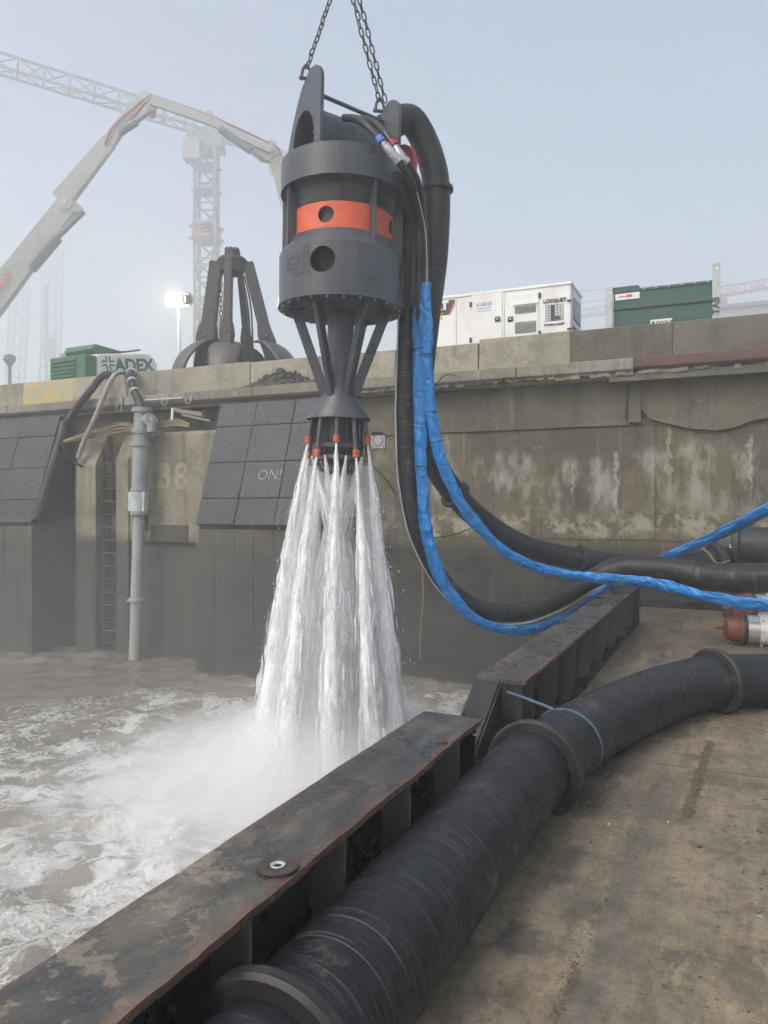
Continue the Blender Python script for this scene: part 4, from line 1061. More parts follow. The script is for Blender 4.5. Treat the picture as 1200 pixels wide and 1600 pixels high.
cab = [p + Vector((-RGT.x*.10, -RGT.y*.10, 0))*max(0, 1 - max(0, i - 60)/30) + Vector((0, 0, -.125))*min(1, max(0, i - 55)/30) - FWD*.06 for i, p in enumerate(pb_)]
MB().tube(cab[25:], .011, 6).build('tracer_cable', GREY_L, hb, smooth=60)
# hydraulic lines with plated couplings
hl = thing('hydraulic_lines', 'pair of thin black hydraulic hoses with plated couplings at the pump shoulder', 'hydraulic hose', MP @ Vector((.1, -.3, 5.5)))
for k, (s, bandm) in enumerate(((0, BLUE_C), (1, RED_F))):
    dx = 15*k; dz = -6*k
    pp = spline([W(538 + 20*k, 184 + 2*k, 8.15 + .15*k), W(560 + 20*k, 187 + 2*k, 7.98 + .15*k), W(580 + dx*1.4, 203 + 4*k, 7.85 + .12*k), W(597 + dx*1.3, 222 + 6*k, 7.8 + .12*k), W(612 + dx, 240 + 6*k, 7.8 + .1*k), W(630 + dx*.7, 262, 7.85 + .1*k), W(645 + 9*k, 290, 8.0 + .1*k), W(655 + 7*k, 345, 8.3), W(656 + 9*k, 400, 8.4), W(655 + 11*k, 470, 8.45), W(656 + 10*k, 520, 8.5)], 8)
    MB().tube(pp, .040, 14).build('hose_body', HYD, hl, smooth=60)
    i0 = nearest(pp, W(597 + dx*1.3, 222 + 6*k, 7.8 + .12*k))
    MB().tube(pp[i0 - 3:i0 + 1], .046, 14).build('colour_band', bandm, hl, smooth=60)
    for j, (a, b, r) in enumerate(((1, 3, .040), (3, 7, .045), (7, 8, .053), (8, 11, .047), (11, 13, .054))):
        seg_ = pp[i0 + a:i0 + b + 1]
        MB().tube(seg_, r, 10 if j in (2, 4) else 16).build('coupling', CHROME, hl, smooth=30)
MB().tube(spline([W(600, 205, 7.9), W(626, 245, 7.9), W(648, 290, 8.0), W(663, 350, 8.2), W(667, 400, 8.3), W(667, 445, 8.35)], 8), .0055, 6).build('tracer_wire', GREY_L, hl, smooth=60)
for off in (-14, -9, 0, 7):
    MB().tube(spline([W(628 + off, 268, 8.1), W(643 + off, 300, 8.2), W(652 + off*.5, 360, 8.4), W(651 + off*.5, 430, 8.45), W(650 + off*.5, 480, 8.5)], 8), .034, 12).build('return_hose', HYD, hl, smooth=60)
# blue sleeves
def sleeve(label, pts, r, seed, flat=.52, wide_end=0):
    pp = spline(pts, 14)
    def wr(i, th, L):
        f = .20*mnoise.noise((seed, 4.4, L*1.7))
        return 1 + f*math.cos(2*th + L*1.1) + .17*mnoise.noise((math.cos(th)*1.1 + seed, math.sin(th)*1.1, L*3.1)) + .40*abs(mnoise.noise((math.cos(th)*1.5 + seed + L*.7, math.sin(th)*1.5, L*5.5))) - .10 + .05*mnoise.noise((math.cos(th)*2.6 + seed, math.sin(th)*2.6, L*19))
    t = thing('blue_sleeve', label, 'hose sleeve', pts[len(pts)//2], 'blue sleeves over the hydraulic hoses')
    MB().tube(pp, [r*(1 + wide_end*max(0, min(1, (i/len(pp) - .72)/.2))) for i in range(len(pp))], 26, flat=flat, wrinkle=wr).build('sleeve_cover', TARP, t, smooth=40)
    return t, pp
t1, p1 = sleeve('blue tarpaulin sleeve passing over the girder end, the right one of the pair', [W(665, 442, 8.42), W(666, 520, 8.42), W(669, 600, 8.45), W(679, 680, 8.5), W(700, 745, 8.55), W(735, 808, 8.65), W(790, 862, 8.75), W(850, 890, 8.8), W(920, 902, 8.7),
    W(985, 907, 8.5), W(1050, 918, 8.2), W(1110, 934, 7.9), W(1200, 946, 7.6), W(1300, 950, 7.3)], .069, 3.1)
t2, p2 = sleeve('blue tarpaulin sleeve sagging lowest below the girder, the left one of the pair', [W(653, 462, 8.5), W(655, 560, 8.5), W(656, 650, 8.52), W(659, 740, 8.55), W(664, 810, 8.58), W(677, 870, 8.62), W(703, 928, 8.7), W(750, 972, 8.8), W(812, 986, 8.95), W(868, 972, 9.15), W(915, 942, 9.5),
    W(960, 908, 10.0), W(1005, 884, 10.3), W(1060, 862, 10.2), W(1130, 832, 9.9), W(1200, 795, 9.6), W(1290, 740, 9.2)], .072, 8.7, wide_end=.55)
for tt, pp, ys in ((t1, p1, (20, 44)), (t2, p2, (12, 40))):
    for i in ys: MB().lathe([(.078, -.006), (.082, 0), (.078, .006)], 18, pp[i], pp[i+1] - pp[i], caps=False).build('cable_tie', BLACK_P, tt, smooth=60)
# thin wires
for l, pts in (('thin dark wire tied from the sleeves across to the quay wall', [W(662, 662, 8.5), W(690, 590, 9.5), WY(718, 588, 13.2)]),
               ('thin dark wire hanging from the pump cage to the black hose', [MP @ Vector((.25, -.1, 2.1)), W(600, 745, 8.6), W(618, 772, 8.65)]),
               ('thin dark wire tied between the hose and the low sleeve', [W(735, 826, 9.9), W(705, 836, 9.3), W(672, 842, 8.65)])):
    tag(MB().tube(spline(pts, 6), .007, 5).build('wire', BLACK_P, smooth=60), l, 'wire')
tag(MB().tube(spline([WY(659, 880, 13.45), WY(661, 930, 13.4), WY(657, 985, 13.4), WY(656, 1030, 13.4)], 6), .012, 6).build('rope', ROPE_T, smooth=60), 'thin pale rope hanging down the dark quay wall right of the water jets', 'rope')
tag(MB().tube(spline([W(1085, 852, 10.9), W(1105, 862, 10.8), W(1120, 880, 10.7), W(1140, 876, 10.7)], 6), .016, 6).build('rope', ROPE_T, smooth=60), 'short frayed rope at the black coupling under the raised blue sleeve', 'rope')
# dark manifold behind the hoses at the right
mf = thing('deck_manifold', 'black pump manifold half hidden behind the hoses at the right edge', 'manifold', W(1180, 900, 11) * Vector((1, 1, 0)) if False else Vector((W(1190, 900, 10.9).x, W(1190, 900, 10.9).y, 0)))
c = Vector((W(1190, 900, 10.9).x, W(1190, 900, 10.9).y, 0))
mb = MB(); mb.box(c.x - .5, c.x + 1.6, c.y - .3, c.y + .5, .002, .75); mb.build('skid', PUMP_DK, mf, bevel=.02)
MB().lathe([(.30, -.2), (.34, -.18), (.34, -.1), (.28, -.08), (.28, 1.5)], 32, (c.x - .2, c.y + .1, .98), (1, 0, 0)).build('casing', BLACK_P, mf, smooth=40)
for q in range(8):
    a = q*.785; MB().lathe([(.02, 0), (.02, .05)], 6, (c.x - .42, c.y + .1 + .3*math.cos(a), .98 + .3*math.sin(a)), (1, 0, 0)).build('bolt', STEEL_G, mf)
# orange and white couplings lying on the deck
def coupling(label, p, ax, s=1.0):
    ax = Vector(ax).normalized(); p = Vector(p); t = thing('pipe_coupling', label, 'pipe coupling', (p.x, p.y, 0), 'pipe couplings on the deck')
    L = lambda prof, nm, m: MB().lathe([(r*s, h*s) for r, h in prof], 36, p, ax).build(nm, m, t, smooth=32)
    L([(.06, -.22), (.10, -.215), (.145, -.18), (.168, -.11), (.168, -.06), (.185, -.055), (.185, 0)], 'orange_cap', RUSTW)
    L([(.195, 0), (.205, .02), (.205, .035), (.19, .05)], 'rubber_ring', BLACK_P)
    L([(.178, .05), (.178, .19)], 'clear_band', CHROME)
    L([(.186, .19), (.19, .20), (.19, .62), (.18, .66)], 'white_sleeve', WHITE_P)
    L([(.19, .66), (.205, .67), (.205, .78), (.19, .80)], 'black_band', BLACK_P)
    L([(.165, .8), (.165, 1.8)], 'pipe', BLACK_P)
    side = ax.cross(Vector((0, 0, 1))).normalized()
    rp = p - ax*.27*s; ring = [rp + (ax*math.cos(q*.5236) + side*math.sin(q*.5236))*.05*s for q in range(13)]
    MB().tube(ring, .013*s, 8).build('lifting_eye', RUSTW, t, smooth=50)
    mb = MB()
    for q in range(9):
        a = q*.7; up_ = side.cross(ax); mb.lathe([(.012, 0), (.012, .02)], 6, p + ax*.215*s + (side*math.cos(a) + up_*math.sin(a))*.19*s, side*math.cos(a) + up_*math.sin(a))
    mb.build('clamp_studs', BOLT_W, t, kind='stuff')
pc_ = W(1160, 974, 8.6); coupling('orange capped white pipe coupling lying nearest on the wet deck', (pc_.x, pc_.y, .185), (CY*.97 + .1, SY - .30, 0), .88)
pc_ = W(1172, 948, 9.9); coupling('orange capped white pipe coupling farther back under the blue sleeve', (pc_.x, pc_.y, .24), (CY*.97, SY - .25, 0), 1.05)

# ------------------------------------------------------------------ white generator
Yg = 15.1
gx0, gx1, gz0, gz1 = -5.85, XW(892, Yg), 3.9, 5.93
gen = thing('generator', 'white enclosed generator set behind the barriers', 'generator', ((gx0 + gx1)/2, Yg + .55, 3.9))
mb = MB(); mb.box(gx0, gx1, Yg, Yg + 1.12, gz0 + .12, gz1); mb.build('housing', WHITE_P, gen, bevel=.03)
mb = MB(); mb.box(gx0 - .02, gx1 + .02, Yg - .02, Yg + 1.14, gz1 - .05, gz1 + .012); mb.build('roof_rim', WHITE_P, gen, bevel=.012)
mb = MB(); mb.box(gx0 - .03, gx1 + .03, Yg - .03, Yg + 1.15, gz0 + .001, gz0 + .12); mb.build('skid_base', BLACK_P, gen)
def gX(px): return XW(px, Yg)
def gP(px, py): return WY(px, py, Yg)
for a, b in ((737.5, 785), (791.5, 842)):
    zt_, zb_ = gP(a + 10, 464).z + .06, 4.18
    mb = MB(); mb.box(gX(a), gX(b), Yg - .018, Yg + .01, zb_, zt_ - .02); d_ = mb.build('door', WHITE_P, gen, bevel=.01)
    if a > 780:
        for y0, y1 in ((474, 491), (499, 522)):
            q0, q1 = gP(805, y1), gP(838, y0 + 2)
            mb = MB(); mb.box(q0.x, q1.x, Yg - .03, Yg - .019, q0.z, q1.z); v_ = mb.build('vent', MESH_G, d_)
            k = 0; z = q0.z + .03
            while z < q1.z - .02:
                mb = MB(); mb.box(q0.x + .01, q1.x - .01, Yg - .04, Yg - .0305, z, z + .006); mb.build('vent_slat', MESH_G, gen); z += .03
        q0, q1 = gP(803, 478), gP(841, 473); mb = MB(); mb.box(q0.x, q1.x, Yg - .05, Yg - .019, q1.z - .01, q1.z + .012); mb.build('rain_lip', WHITE_P, d_)
    hx = 778 if a < 780 else 798; q = gP(hx, 499); mb = MB(); mb.box(q.x - .055, q.x + .055, Yg - .045, Yg - .019, q.z - .05, q.z + .05); hd = mb.build('handle', BLACK_P, d_, bevel=.015)
    MB().lathe([(.025, 0), (.025, .01)], 14, (q.x, Yg - .045, q.z), (0, -1, 0)).build('lock', STEEL_G, gen)
    hx = 736 if a < 780 else 843.5
    for hy in (476 if a < 780 else 462, 532 if a < 780 else 521):
        q = gP(hx, hy); mb = MB(); mb.box(q.x - .025, q.x + .025, Yg - .04, Yg - .002, q.z - .05, q.z + .05); mb.build('hinge', BLACK_P, gen, bevel=.008)
for px in (713, 788.5):
    mb = MB(); mb.box(gX(px) - .004, gX(px) + .004, Yg - .006, Yg + .01, 4.1, 5.86); mb.build('panel_seam', MESH_G, gen)
q = gP(867, 485); M_ = lambda px, py, dy=.012: face_mat(gP(px, py) + Vector((0, -dy, 0)), (1, 0, 0))
text_mb('LOCQUET', .098, M_(867, 470), .003, bold=.004).build('lettering', TEXT_DK, gen)
text_mb('POWER & LIGHT', .054, M_(866, 507), .003, bold=.002).build('lettering', TEXT_DK, gen)
text_mb('L', .38, M_(867, 489, .016), .003, bold=.012).build('letter_mark', TEXT_DK, gen)
q0, q1 = gP(853, 502), gP(880, 475); mb = MB()
for i in range(7):
    x = q0.x + (q1.x - q0.x)*i/6; z = q0.z + (q1.z - q0.z)*i/6
    mb.box(x - .004, x + .004, Yg - .008, Yg - .001, q0.z, q1.z); mb.box(q0.x, q1.x, Yg - .011, Yg - .0082, z - .004, z + .004)
mb.build('printed_grid', TEXT_DK, gen)
# maker's plate: black patch with slanted end, white letters, yellow triangle, red slash
a, b = gP(680, 494), gP(711, 468)
mb = MB(); mb.prism([(a.x - .1, Yg - .008, b.z), (b.x, Yg - .008, b.z), (b.x - .02, Yg - .008, b.z - .10), (b.x - .13, Yg - .008, a.z + .0), (a.x - .1, Yg - .008, a.z)], (0, .006, 0)); pl = mb.build('maker_plate', TEXT_DK, gen)
text_mb('CAT', .24, face_mat((a.x + .05, Yg - .012, (a.z*.36 + b.z*.64)), (1, 0, 0)), .003, bold=.016).build('lettering', SIGN_W, pl)
mb = MB(); cx_ = a.x + .07; mb.prism([(cx_ - .07, Yg - .017, a.z + .075), (cx_ + .07, Yg - .017, a.z + .075), (cx_, Yg - .017, a.z + .16)], (0, .003, 0)); mb.build('yellow_triangle', SIGN_Y, pl)
text_mb('Rental Power', .06, face_mat((a.x + .02, Yg - .012, a.z + .035), (1, 0, 0)), .003).build('lettering', SIGN_W, pl)
mb = MB(); mb.prism([(b.x, Yg - .010, b.z - .005), (b.x - .0, Yg - .010, b.z - .08), (b.x - .11, Yg - .010, a.z), (b.x - .15, Yg - .010, a.z)], (0, .002, 0)); mb.build('red_slash', SIGN_R, pl)
mb = MB(); mb.box(a.x - .0, a.x + .17, Yg - .008, Yg - .002, a.z - .085, a.z - .025); mb.build('yellow_tag', SIGN_Y, pl)
text_mb('A.ADIE', .11, M_(757, 476, .022), .002).build('lettering', SIGN_BL, gen)
for i in range(2):
    q = gP(757, 482 + i*4); mb = MB(); mb.box(q.x - .14, q.x + .14, Yg - .021, Yg - .0185, q.z - .006, q.z + .006); mb.build('printed_line', SIGN_BL, gen)
# right end: window, vent and latches
mb = MB(); mb.box(gx1 + .001, gx1 + .012, Yg + .25, Yg + .95, 5.25, 5.70); wd = mb.build('end_window', MESH_G, gen, bevel=.004)
mb = MB(); mb.box(gx1 + .012, gx1 + .016, Yg + .29, Yg + .91, 5.29, 5.66); mb.build('pane', GREY_L, wd)
mb = MB(); mb.box(gx1 + .001, gx1 + .02, Yg + .15, Yg + .95, 5.06, 5.12); mb.build('end_lip', MESH_G, gen)
for z in (5.0, 5.55, 4.6): 
    mb = MB(); mb.box(gx1 - .07, gx1 + .02, Yg - .03, Yg - .001, z, z + .03); mb.build('latch', BLACK_P, gen)
# ------------------------------------------------------------------ green container
Yc = 15.0
cxl, cxr = XW(952, Yc), XW(1119, Yc)
gc = thing('power_container', 'dark green steel tank with two grey posts, signs LOCQUET and TAB', 'container', ((cxl + cxr)/2, Yc + .5, 3.9))
mb = MB(); mb.box(cxl + .07, cxr - .06, Yc + .05, Yc + 1.0, 4.0, 5.62); mb.build('body', GREEN_C, gc, bevel=.012)
mb = MB(); mb.box(cxl + .06, cxl + .53, Yc + .03, Yc + .9, 5.621, 5.70); mb.build('raised_lid', GREEN_C, gc, bevel=.008)
mb = MB(); mb.box(cxl + .06, cxr - .05, Yc + .02, Yc + .05, 5.26, 5.29); mb.build('rib', PUMP_DK, gc)
mb = MB(); mb.box(cxl + .06, cxr - .05, Yc + .03, Yc + .049, 5.59, 5.635); tr_ = mb.build('top_trim', GREEN_C, gc)
for i in range(6):
    x = cxl + .62 + i*.22; MB().lathe([(.014, 0), (.014, .012)], 8, (x, Yc + .03, 5.612), (0, -1, 0)).build('rivet', BOLT_W, gc)
for x, zt_ in ((cxl, 5.70), (cxr, 5.92)):
    mb = MB(); mb.prism([(x - .065, Yc - .03, 3.901), (x + .065, Yc - .03, 3.901), (x + .065, Yc - .03, zt_), (x - .03, Yc - .03, zt_), (x - .065, Yc - .03, zt_ - .03)], (0, .07, 0)); po = mb.build('post', GREY_L, gc, bevel=.006)
    MB().lathe([(.022, 0), (.022, .003)], 12, (x + .02, Yc - .03, zt_ - .1), (0, -1, 0)).build('pin_hole', SIGN_W, po)
mb = MB(); mb.box(cxl - .06, cxr + .06, Yc - .02, Yc + 1.0, 3.902, 3.999); mb.build('skid', GREY_L, gc)
Mt = Matrix.Translation((cxr, Yc - .036, 5.15)) @ face_mat((0, 0, 0), (1, 0, 0)) @ Matrix.Rotation(R(90), 4, 'Z')
text_mb('TAB', .17, Mt, .003, bold=.004).build('lettering', TEXT_DK, po)
a, b = WY(961, 469, Yc), WY(999, 455, Yc); mb = MB(); mb.box(a.x, b.x, Yc + .035, Yc + .049, a.z, b.z); sg = mb.build('warning_sign', SIGN_W, gc)
mb = MB(); mb.box(a.x + .06, a.x + .2, Yc + .031, Yc + .0345, a.z + .05, b.z - .05); mb.box(a.x + .21, a.x + .30, Yc + .031, Yc + .0345, a.z + .04, b.z - .03); mb.build('red_print', SIGN_R, sg)
mb = MB(); mb.box(a.x + .34, a.x + .38, Yc + .031, Yc + .0345, a.z + .06, b.z - .06); mb.build('dark_print', TEXT_DK, sg)
a, b = WY(1016, 512, Yc), WY(1050, 496, Yc); a.z -= .05; mb = MB(); mb.box(a.x, b.x, Yc + .035, Yc + .049, a.z, b.z); sg = mb.build('name_sign', SIGN_W, gc)
text_mb('LOCQUET', .085, face_mat((a.x + .25, Yc + .032, b.z - .07), (1, 0, 0)), .002, bold=.003).build('lettering', TEXT_DK, sg)
text_mb('L', .17, face_mat((a.x + .06, Yc + .032, b.z - .1), (1, 0, 0)), .002, bold=.006).build('lettering', TEXT_DK, sg)
# ------------------------------------------------------------------ cab roof glimpsed under the pump
vb = WY(606, 545, 17.5)
vh = thing('parked_machine', 'small dark machine cab just showing behind the barrier below the pump', 'vehicle', (vb.x, vb.y, 3.9))
mb = MB(); mb.box(vb.x - .9, vb.x + .9, vb.y, vb.y + 1.6, 4.3, 5.05); mb.build('body', GREEN_A, vh, bevel=.05)
mb = MB(); mb.box(vb.x - .6, vb.x + .25, vb.y + .1, vb.y + 1.3, 5.4, 5.47); mb.build('roof', BLACK_P, vh, bevel=.02)
for x in (-.58, -.2, .2): 
    mb = MB(); mb.box(vb.x + x, vb.x + x + .05, vb.y + .1, vb.y + .15, 5.05, 5.4); mb.build('pillar', BLACK_P, vh)
mb = MB(); mb.box(vb.x - .53, vb.x + .2, vb.y + .16, vb.y + .17, 5.05, 5.4); mb.build('cab_window', MESH_G, vh)
for x in (-.6, .6):
    MB().lathe([(.45, -.15), (.45, .15)], 24, (vb.x + x, vb.y + .3, 4.36), (0, 1, 0)).build('wheel', BLACK_P, vh, smooth=40)

# ------------------------------------------------------------------ green and white louvred machine
A0 = W(97, 588, 23.0); ax0 = Vector((A0.x, A0.y, 3.9)); 
ad = thing('pumping_set', 'green louvred machine with white sloping side lettered ADEX behind the barriers', 'machine', W(152, 588, 22.5)*Vector((1, 1, 0)) if False else Vector((W(152, 588, 22).x, W(152, 588, 22).y, 3.9)))
pF = Vector((W(152, 588, 22).x, W(152, 588, 22).y, 0)); pL = Vector((W(97, 588, 22.7).x, W(97, 588, 22.7).y, 0)); pR = Vector((W(246, 588, 23.6).x, W(246, 588, 23.6).y, 0))
uL = (pL - pF).normalized(); uR = (pR - pF).normalized(); wL = (pL - pF).length; wR = (pR - pF).length
zt_ = W(152, 556, 22).z; zr = W(248, 567, 23.6).z; Z = lambda z: Vector((0, 0, z))
q = [pF + Z(3.95), pR + Z(3.95), pR + Z(zr), pR - uR*.3 + Z(zr + .25), pF + Z(zt_ + .06)]
MB().prism(q, uL*wL).build('enclosure', WHITE_P, ad, bevel=.04)
q2 = [pF + uR*-.03 + Z(3.95), pF - uR*.03 + Z(zt_), pL - uR*.03 + Z(zt_), pL - uR*.03 + Z(3.95)]
MB().prism([p - uR*.35 for p in q2], uR*.37).build('louvre_box', GREEN_A, ad, bevel=.03)
for k in range(7):
    z = zt_ - .14 - k*.11; mb = MB(); mb.bar(pF - uR*.40 + uL*wL*.25 + Z(z), pF - uR*.40 + uL*wL*.93 + Z(z), .05, .06, uR); mb.build('louvre', GREEN_A, ad)
rt = [pF + uL*.1 + Z(zt_ + .07), pR - uR*.5 + uL*.1 + Z(zr + .30), pR - uR*.5 + uL*.1 + Z(zr + .36), pF + uR*.9 + uL*.1 + Z(zt_ + .28), pF + uR*.02 + uL*.1 + Z(zt_ + .36), pF - uR*.1 + uL*.1 + Z(zt_ + .2)]
MB().prism(rt, uL*(wL - .3)).build('green_roof', GREEN_A, ad, bevel=.04)
side_n = uR.cross(Vector((0, 0, 1))); side_n = side_n if side_n.dot(FWD) < 0 else -side_n
cpos = pF + uR*wR*.60 + Z(W(203, 571, 22.9).z) + side_n*.012
slope = (pR + Z(zr + .2) - pF - Z(zt_)).normalized()
text_mb('ADEX', .50, face_mat(cpos, slope), .004, bold=.02).build('lettering', GREEN_A, ad)
mb = MB(); cm = pF + uR*wR*.17 + Z(W(166, 568, 22.3).z) + side_n*.012; Mf = face_mat(cm, slope)
for k in range(4):
    a = k*math.pi/2 + .78
    for s in (-1, 1): mb.bar(Mf @ Vector((  .07*math.cos(a), .07*math.sin(a), 0)), Mf @ Vector((.21*math.cos(a + s*.5), .21*math.sin(a + s*.5), 0)), .045, .006, side_n)
mb.build('snowflake_mark', GREEN_A, ad)
mb = MB()
for px in (122, 135): c = W(px, 560, 24); mb.tube([(c.x, c.y, 3.9), (c.x, c.y, W(px, 548 if px > 130 else 551, 24).z + .5)], .09, 8)
tag(MB().tube([(W(97, 560, 25).x, W(97, 560, 25).y, 3.901), (W(97, 560, 25).x, W(97, 560, 25).y, W(97, 553, 25).z)], .12, 10).build('pale_post', GREY_L, smooth=40), 'short pale post beside the left end of the green machine', 'post')
tag(MB().tube([(W(106, 560, 25.5).x, W(106, 560, 25.5).y, 3.901), (W(106, 560, 25.5).x, W(106, 560, 25.5).y, W(106, 545, 25.5).z)], .10, 10).build('pale_post', GREY_L, smooth=40), 'taller pale post behind the top left corner of the green machine', 'post')

# ------------------------------------------------------------------ orange-peel grab on the quay
gD = 18.8; gc0 = W(363, 560, gD); gx, gy = gc0.x, gc0.y
grab = thing('orange_peel_grab', 'rusty brown orange-peel grab standing on the quay behind the barriers', 'grab', (gx, gy, 3.9))
def gl(lat, dep, z): return Vector((gx, gy, 0)) + RGT*lat + FWD*dep + Vector((0, 0, z))
zT = W(363, 405, gD).z
MB().lathe([(.12, zT - .42), (.28, zT - .34), (.38, zT - .06), (.30, zT + .03), (.19, zT + .05), (.19, zT + .20), (.10, zT + .25)], 20, (gx, gy, 0)).build('crown', GRAB, grab, smooth=30)
mb = MB()
for q in range(7): rock(mb, gl(random.uniform(-.15, .12), random.uniform(-.12, .12), zT + .24), .075)
mb.build('crown_shackle', GRAB, grab, smooth=40)
# lateral and depth offset at head and foot, arm width across the view, shell size
tines = [(-.38, -.02, -.60, -.10, .34, 1.0), (.38, .04, .86, .10, .28, .95), (-.02, -.30, -.02, -.52, .20, .8), (.12, .30, .28, .5, .15, .75)]
for k, (l0, d0, l1, d1, wd_, sc_) in enumerate(tines):
    u = Vector(((-.85, -.53), (.88, -.47), (0, -1), (.25, 1))[k]).normalized(); U = RGT*u.x + FWD*u.y; S = Vector((-U.y, U.x, 0))
    face = S if k < 2 else U                 # the broad side of every arm shows
    a = gl(l0, d0, zT - .08); b = gl(l1, d1, 5.60); lean = (b - a).normalized()
    wide_ax = RGT
    mb = MB(); mb.bar(a, b, .24, wd_*.9, wide_ax, w2=.30, h2=wd_); arm = mb.build('tine_arm', GRAB, grab, bevel=.025)
    for s in (-1, 1):
        N_ = FWD*s; off = N_*.17; Q = wide_ax; ww = wd_*.5
        pts = [b + off - lean*.40 - Q*ww, b + off - lean*.40 + Q*ww, b + off - lean*.10 + Q*(ww + .05), b + off + lean*.35 + Q*(ww + .0), b + off + lean*.9 + Q*.12, b + off + lean*.9 - Q*.2, b + off + lean*.35 - Q*(ww + .02), b + off - lean*.1 - Q*(ww + .06)]
        MB().prism(pts, N_*.04).build('knuckle_plate', GRAB, arm, bevel=.012)
    MB().lathe([(.055, -.24), (.055, .24)], 14, b - lean*.12, FWD).build('pivot_pin', SHELLM, arm, smooth=40)
    prof = [(-.12, 5.62), (.12, 5.60), (.40, 5.47), (.66, 5.22), (.82, 4.92), (.85, 4.58), (.72, 4.28), (.48, 4.05), (.22, 3.93)]
    prof = [((p_.x, p_.y)) for p_ in spline([Vector((x, z, 0)) for x, z in prof], 3)]
    vs, fs = [], []; n1, n2 = len(prof) - 1, 10
    for i in range(n1 + 1):
        t = i/n1; hw = .52*sc_*(1 - .85*t**2.2)*(.45 + .55*min(1, t*3.5))
        for j in range(n2 + 1):
            w = j/n2*2 - 1; back = .16*w*w
            vs.append(Vector((b.x, b.y, 0)) + U*((prof[i][0] - back)*sc_) + S*(w*hw) + Vector((0, 0, prof[i][1] - (.0 if k < 2 else .12))))
    for i in range(n1):
        for j in range(n2): q = i*(n2+1)+j; fs.append((q, q+1, q+n2+2, q+n2+1))
    sh = MB().add(vs, fs).build('shell', SHELLM, grab, smooth=60)
    so = sh.modifiers.new('solid', 'SOLIDIFY'); so.thickness = .05
gl0 = [gl(-.20, -.36, zT - .5 - i*.115) for i in range(22)]
for i, c in enumerate(gl0):
    o = link('chain_link', LINK, grab); o.matrix_parent_inverse = Matrix.Identity(4)
    o.matrix_basis = Matrix.Translation(c - Vector((gx, gy, 3.9))) @ Matrix.Rotation(.4 + (math.pi/2 if i % 2 else 0), 4, 'Z') @ Matrix.Scale(1.4, 4)
for k in range(2):
    MB().tube(spline([gl(.26 + .06*k, -.15, zT - .45), gl(.40 + .07*k, -.1, zT - 1.2), gl(.47 + .05*k, -.05, 5.2)], 6), .022, 8).build('hydraulic_hose', BLACK_P, grab, smooth=60)
MB().tube(spline([gl(.82, -.25, 5.55), gl(1.05, -.3, 5.25), gl(1.2, -.3, 4.95)], 5), .02, 6).build('tether', GREY_L, grab, smooth=60)

# ------------------------------------------------------------------ floodlight
lp = W(281, 560, 30); lt = W(279, 478, 30)
fl = thing('floodlight_mast', 'tall thin mast with a lit floodlight beside the rusty grab', 'floodlight', (lp.x, lp.y, 3.9))
MB().tube([(lp.x, lp.y, 3.901), (lp.x, lp.y, 6.8), (lt.x, lt.y, lt.z)], [.085, .08, .055], 12).build('mast', GREY_L, fl, smooth=40)
mb = MB(); mb.bar(lt - RGT*.42, lt + RGT*.42, .07, .07); mb.build('cross_arm', GREY_L, fl)
for s, lit in ((-.28, True), (.06, True), (.34, False)):
    c = lt + RGT*s + Vector((0, 0, .26)); f_ = (-FWD + RGT*(-.35 if lit else .9) + Vector((0, 0, -.25))).normalized()
    hb_ = MB().lathe([(.12, -.24), (.22, -.18), (.27, .0), (.27, .03)], 20, c, f_).build('lamp_housing', STEEL_G, fl, smooth=40)
    if lit: MB().lathe([(.25, .032), (.16, .055), (.001, .065)], 20, c, f_, caps=False).build('lamp_glass', LAMP, hb_, smooth=60)
    else: MB().lathe([(.19, .032), (.001, .036)], 20, c, f_, caps=False).build('lamp_glass', GLASS_D, hb_)
mb = MB(); mb.bar(lt - RGT*.45 + Vector((0, 0, .50)), lt + RGT*.4 + Vector((0, 0, .42)), .25, .03); mb.build('lamp_hood', STEEL_G, fl)
pl_ = bpy.data.lights.new('floodlight_glow', 'POINT'); pl_.energy = 420; pl_.color = (1, .80, .50); pl_.shadow_soft_size = .2
po_ = bpy.data.objects.new('floodlight_glow', pl_); COL.objects.link(po_); po_.parent = fl; po_.matrix_parent_inverse = ROOT[fl.name]; po_.location = lt + RGT*-.13 + Vector((0, 0, .26)) - FWD*.35
# small street lamp far left
sl = W(15, 600, 60); s_t = W(14, 572, 60)
st_ = thing('street_lamp', 'small unlit lamp post in the mist at the far left', 'street lamp', (sl.x, sl.y, 3.9))
MB().tube([(sl.x, sl.y, 3.901), (sl.x, sl.y, s_t.z)], .12, 8).build('mast', CRANE_G, st_)
MB().lathe([(.15, 0), (.5, .5), (.42, .8), (.05, .95)], 10, (sl.x, sl.y, s_t.z)).build('lantern', CRANE_G, st_, smooth=40)
